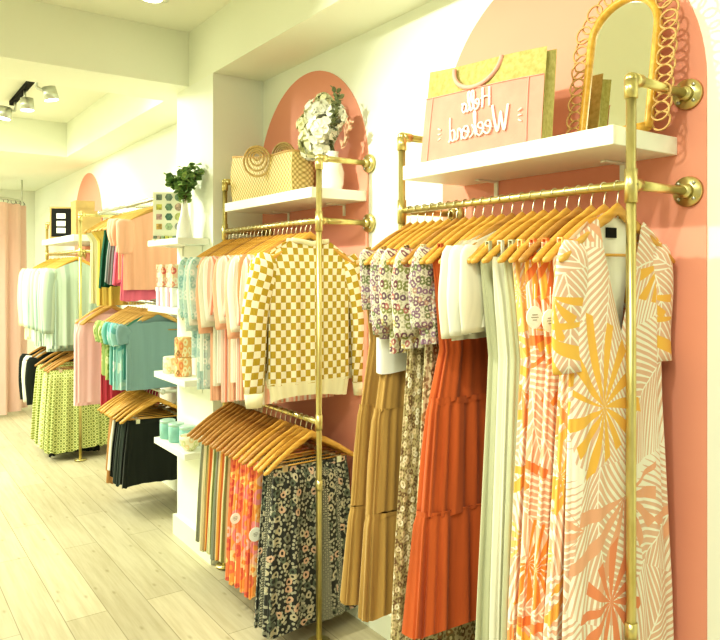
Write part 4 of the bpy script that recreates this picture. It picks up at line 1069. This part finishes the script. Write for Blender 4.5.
# ------------------------------------------------------------------ ceiling lights
t = NT('lamp_glow'); t.b.inputs['Emission Color'].default_value = (1, 1, .86, 1); t.b.inputs['Emission Strength'].default_value = 6; W['glow'] = t.col((1, 1, .9), .5)
tl = thing('track_light', 'silver ceiling track with spotlights at the upper left', 'ceiling light', (.90, 4.85, 2.74))
MB().box(-.018, .018, 0, .95, -.034, -.001, .003).build('track', W['black'], tl)
for yy, dx in ((.02, .12), (.42, .02), (.80, -.10)):
    h_ = MB(); h_.cyl((0, yy, -.034), (0, yy, -.10), .009, 10); h_.tube([(0, yy, -.10), (dx * .5, yy, -.115)], .010, 10)
    h_.cyl((dx * .6, yy, -.085), (dx * .75, yy, -.165), .042, 22, .048); sp = h_.build('spotlight_head', W['chrome'], tl)
    MB().cyl((dx * .75, yy, -.166), (dx * .755, yy, -.169), .042, 22).build('lens', W['glow'], sp)
dl = thing('recessed_downlight', 'round recessed downlight in the nearer ceiling', 'ceiling light', (1.10, 3.24, 2.74))
MB().lathe([(.045, -.001), (.07, -.001), (.072, -.006), (.05, -.010), (.045, -.006)], n=32).build('trim_ring', W['white'], dl)
MB().lathe([(.001, -.003), (.046, -.003), (.046, -.006), (.001, -.006)], n=28).build('lens', W['glow'], dl)

# ------------------------------------------------------------------ lights
def area(loc, rot, sx, sy, e, col=(.96, 1, .84)):
    l = bpy.data.lights.new('area_lamp', 'AREA'); l.shape = 'RECTANGLE'; l.size = sx; l.size_y = sy; l.energy = e; l.color = col
    o = bpy.data.objects.new('area_lamp', l); C.objects.link(o); o.location = loc; o.rotation_euler = rot; return o
def spot(loc, tgt, e, size=70, r=.05, col=(.98, 1, .82)):
    from mathutils import Vector
    l = bpy.data.lights.new('spot_lamp', 'SPOT'); l.energy = e; l.spot_size = radians(size); l.spot_blend = .6; l.shadow_soft_size = r; l.color = col
    o = bpy.data.objects.new('spot_lamp', l); C.objects.link(o); o.location = loc; o.rotation_euler = (Vector(tgt) - Vector(loc)).to_track_quat('-Z', 'Y').to_euler(); return o
area((-.9, .2, 2.7), (0, 0, 0), 2.4, 3.0, 68)
area((-1.0, 5.1, 2.72), (0, 0, 0), 2.4, 1.8, 120)
area((-1.0, 7.8, 2.43), (0, 0, 0), 2.0, 1.6, 110)
area((-1.2, YB - .3, 1.4), (radians(-90), 0, 0), 4.2, 2.2, 165, (1, 1, .88))     # added lamp outside the unseen shopfront, standing in for daylight
spot((.1, .6, 2.66), (1.6, 1.3, 1.0), 42, 80, .04)
spot((.1, 2.3, 2.66), (1.6, 1.4, 1.1), 125, 90, .025)
spot((.2, 4.6, 2.55), (1.5, 3.6, 1.3), 75, 90, .06)
spot((.2, 5.6, 2.55), (1.5, 6.2, 1.2), 75, 90, .06)
w = bpy.data.worlds.new('world'); bpy.context.scene.world = w; w.use_nodes = True
w.node_tree.nodes['Background'].inputs[0].default_value = (1, 1, .88, 1); w.node_tree.nodes['Background'].inputs[1].default_value = .7

# ------------------------------------------------------------------ camera
cam = bpy.data.cameras.new('camera'); co = bpy.data.objects.new('camera', cam); C.objects.link(co)
co.location = (0, 0, 1.45); co.rotation_euler = (radians(90), 0, -math.atan2(.5775, .8165))
cam.sensor_fit = 'HORIZONTAL'; cam.sensor_width = 36; cam.lens = 700 / 720 * 36; cam.shift_y = -(320 - 273) / 720; cam.clip_start = .05
sc = bpy.context.scene; sc.camera = co
sc.view_settings.view_transform = 'Standard'; sc.view_settings.look = 'Medium High Contrast'; sc.view_settings.exposure = 0.0; sc.view_settings.gamma = 1.0
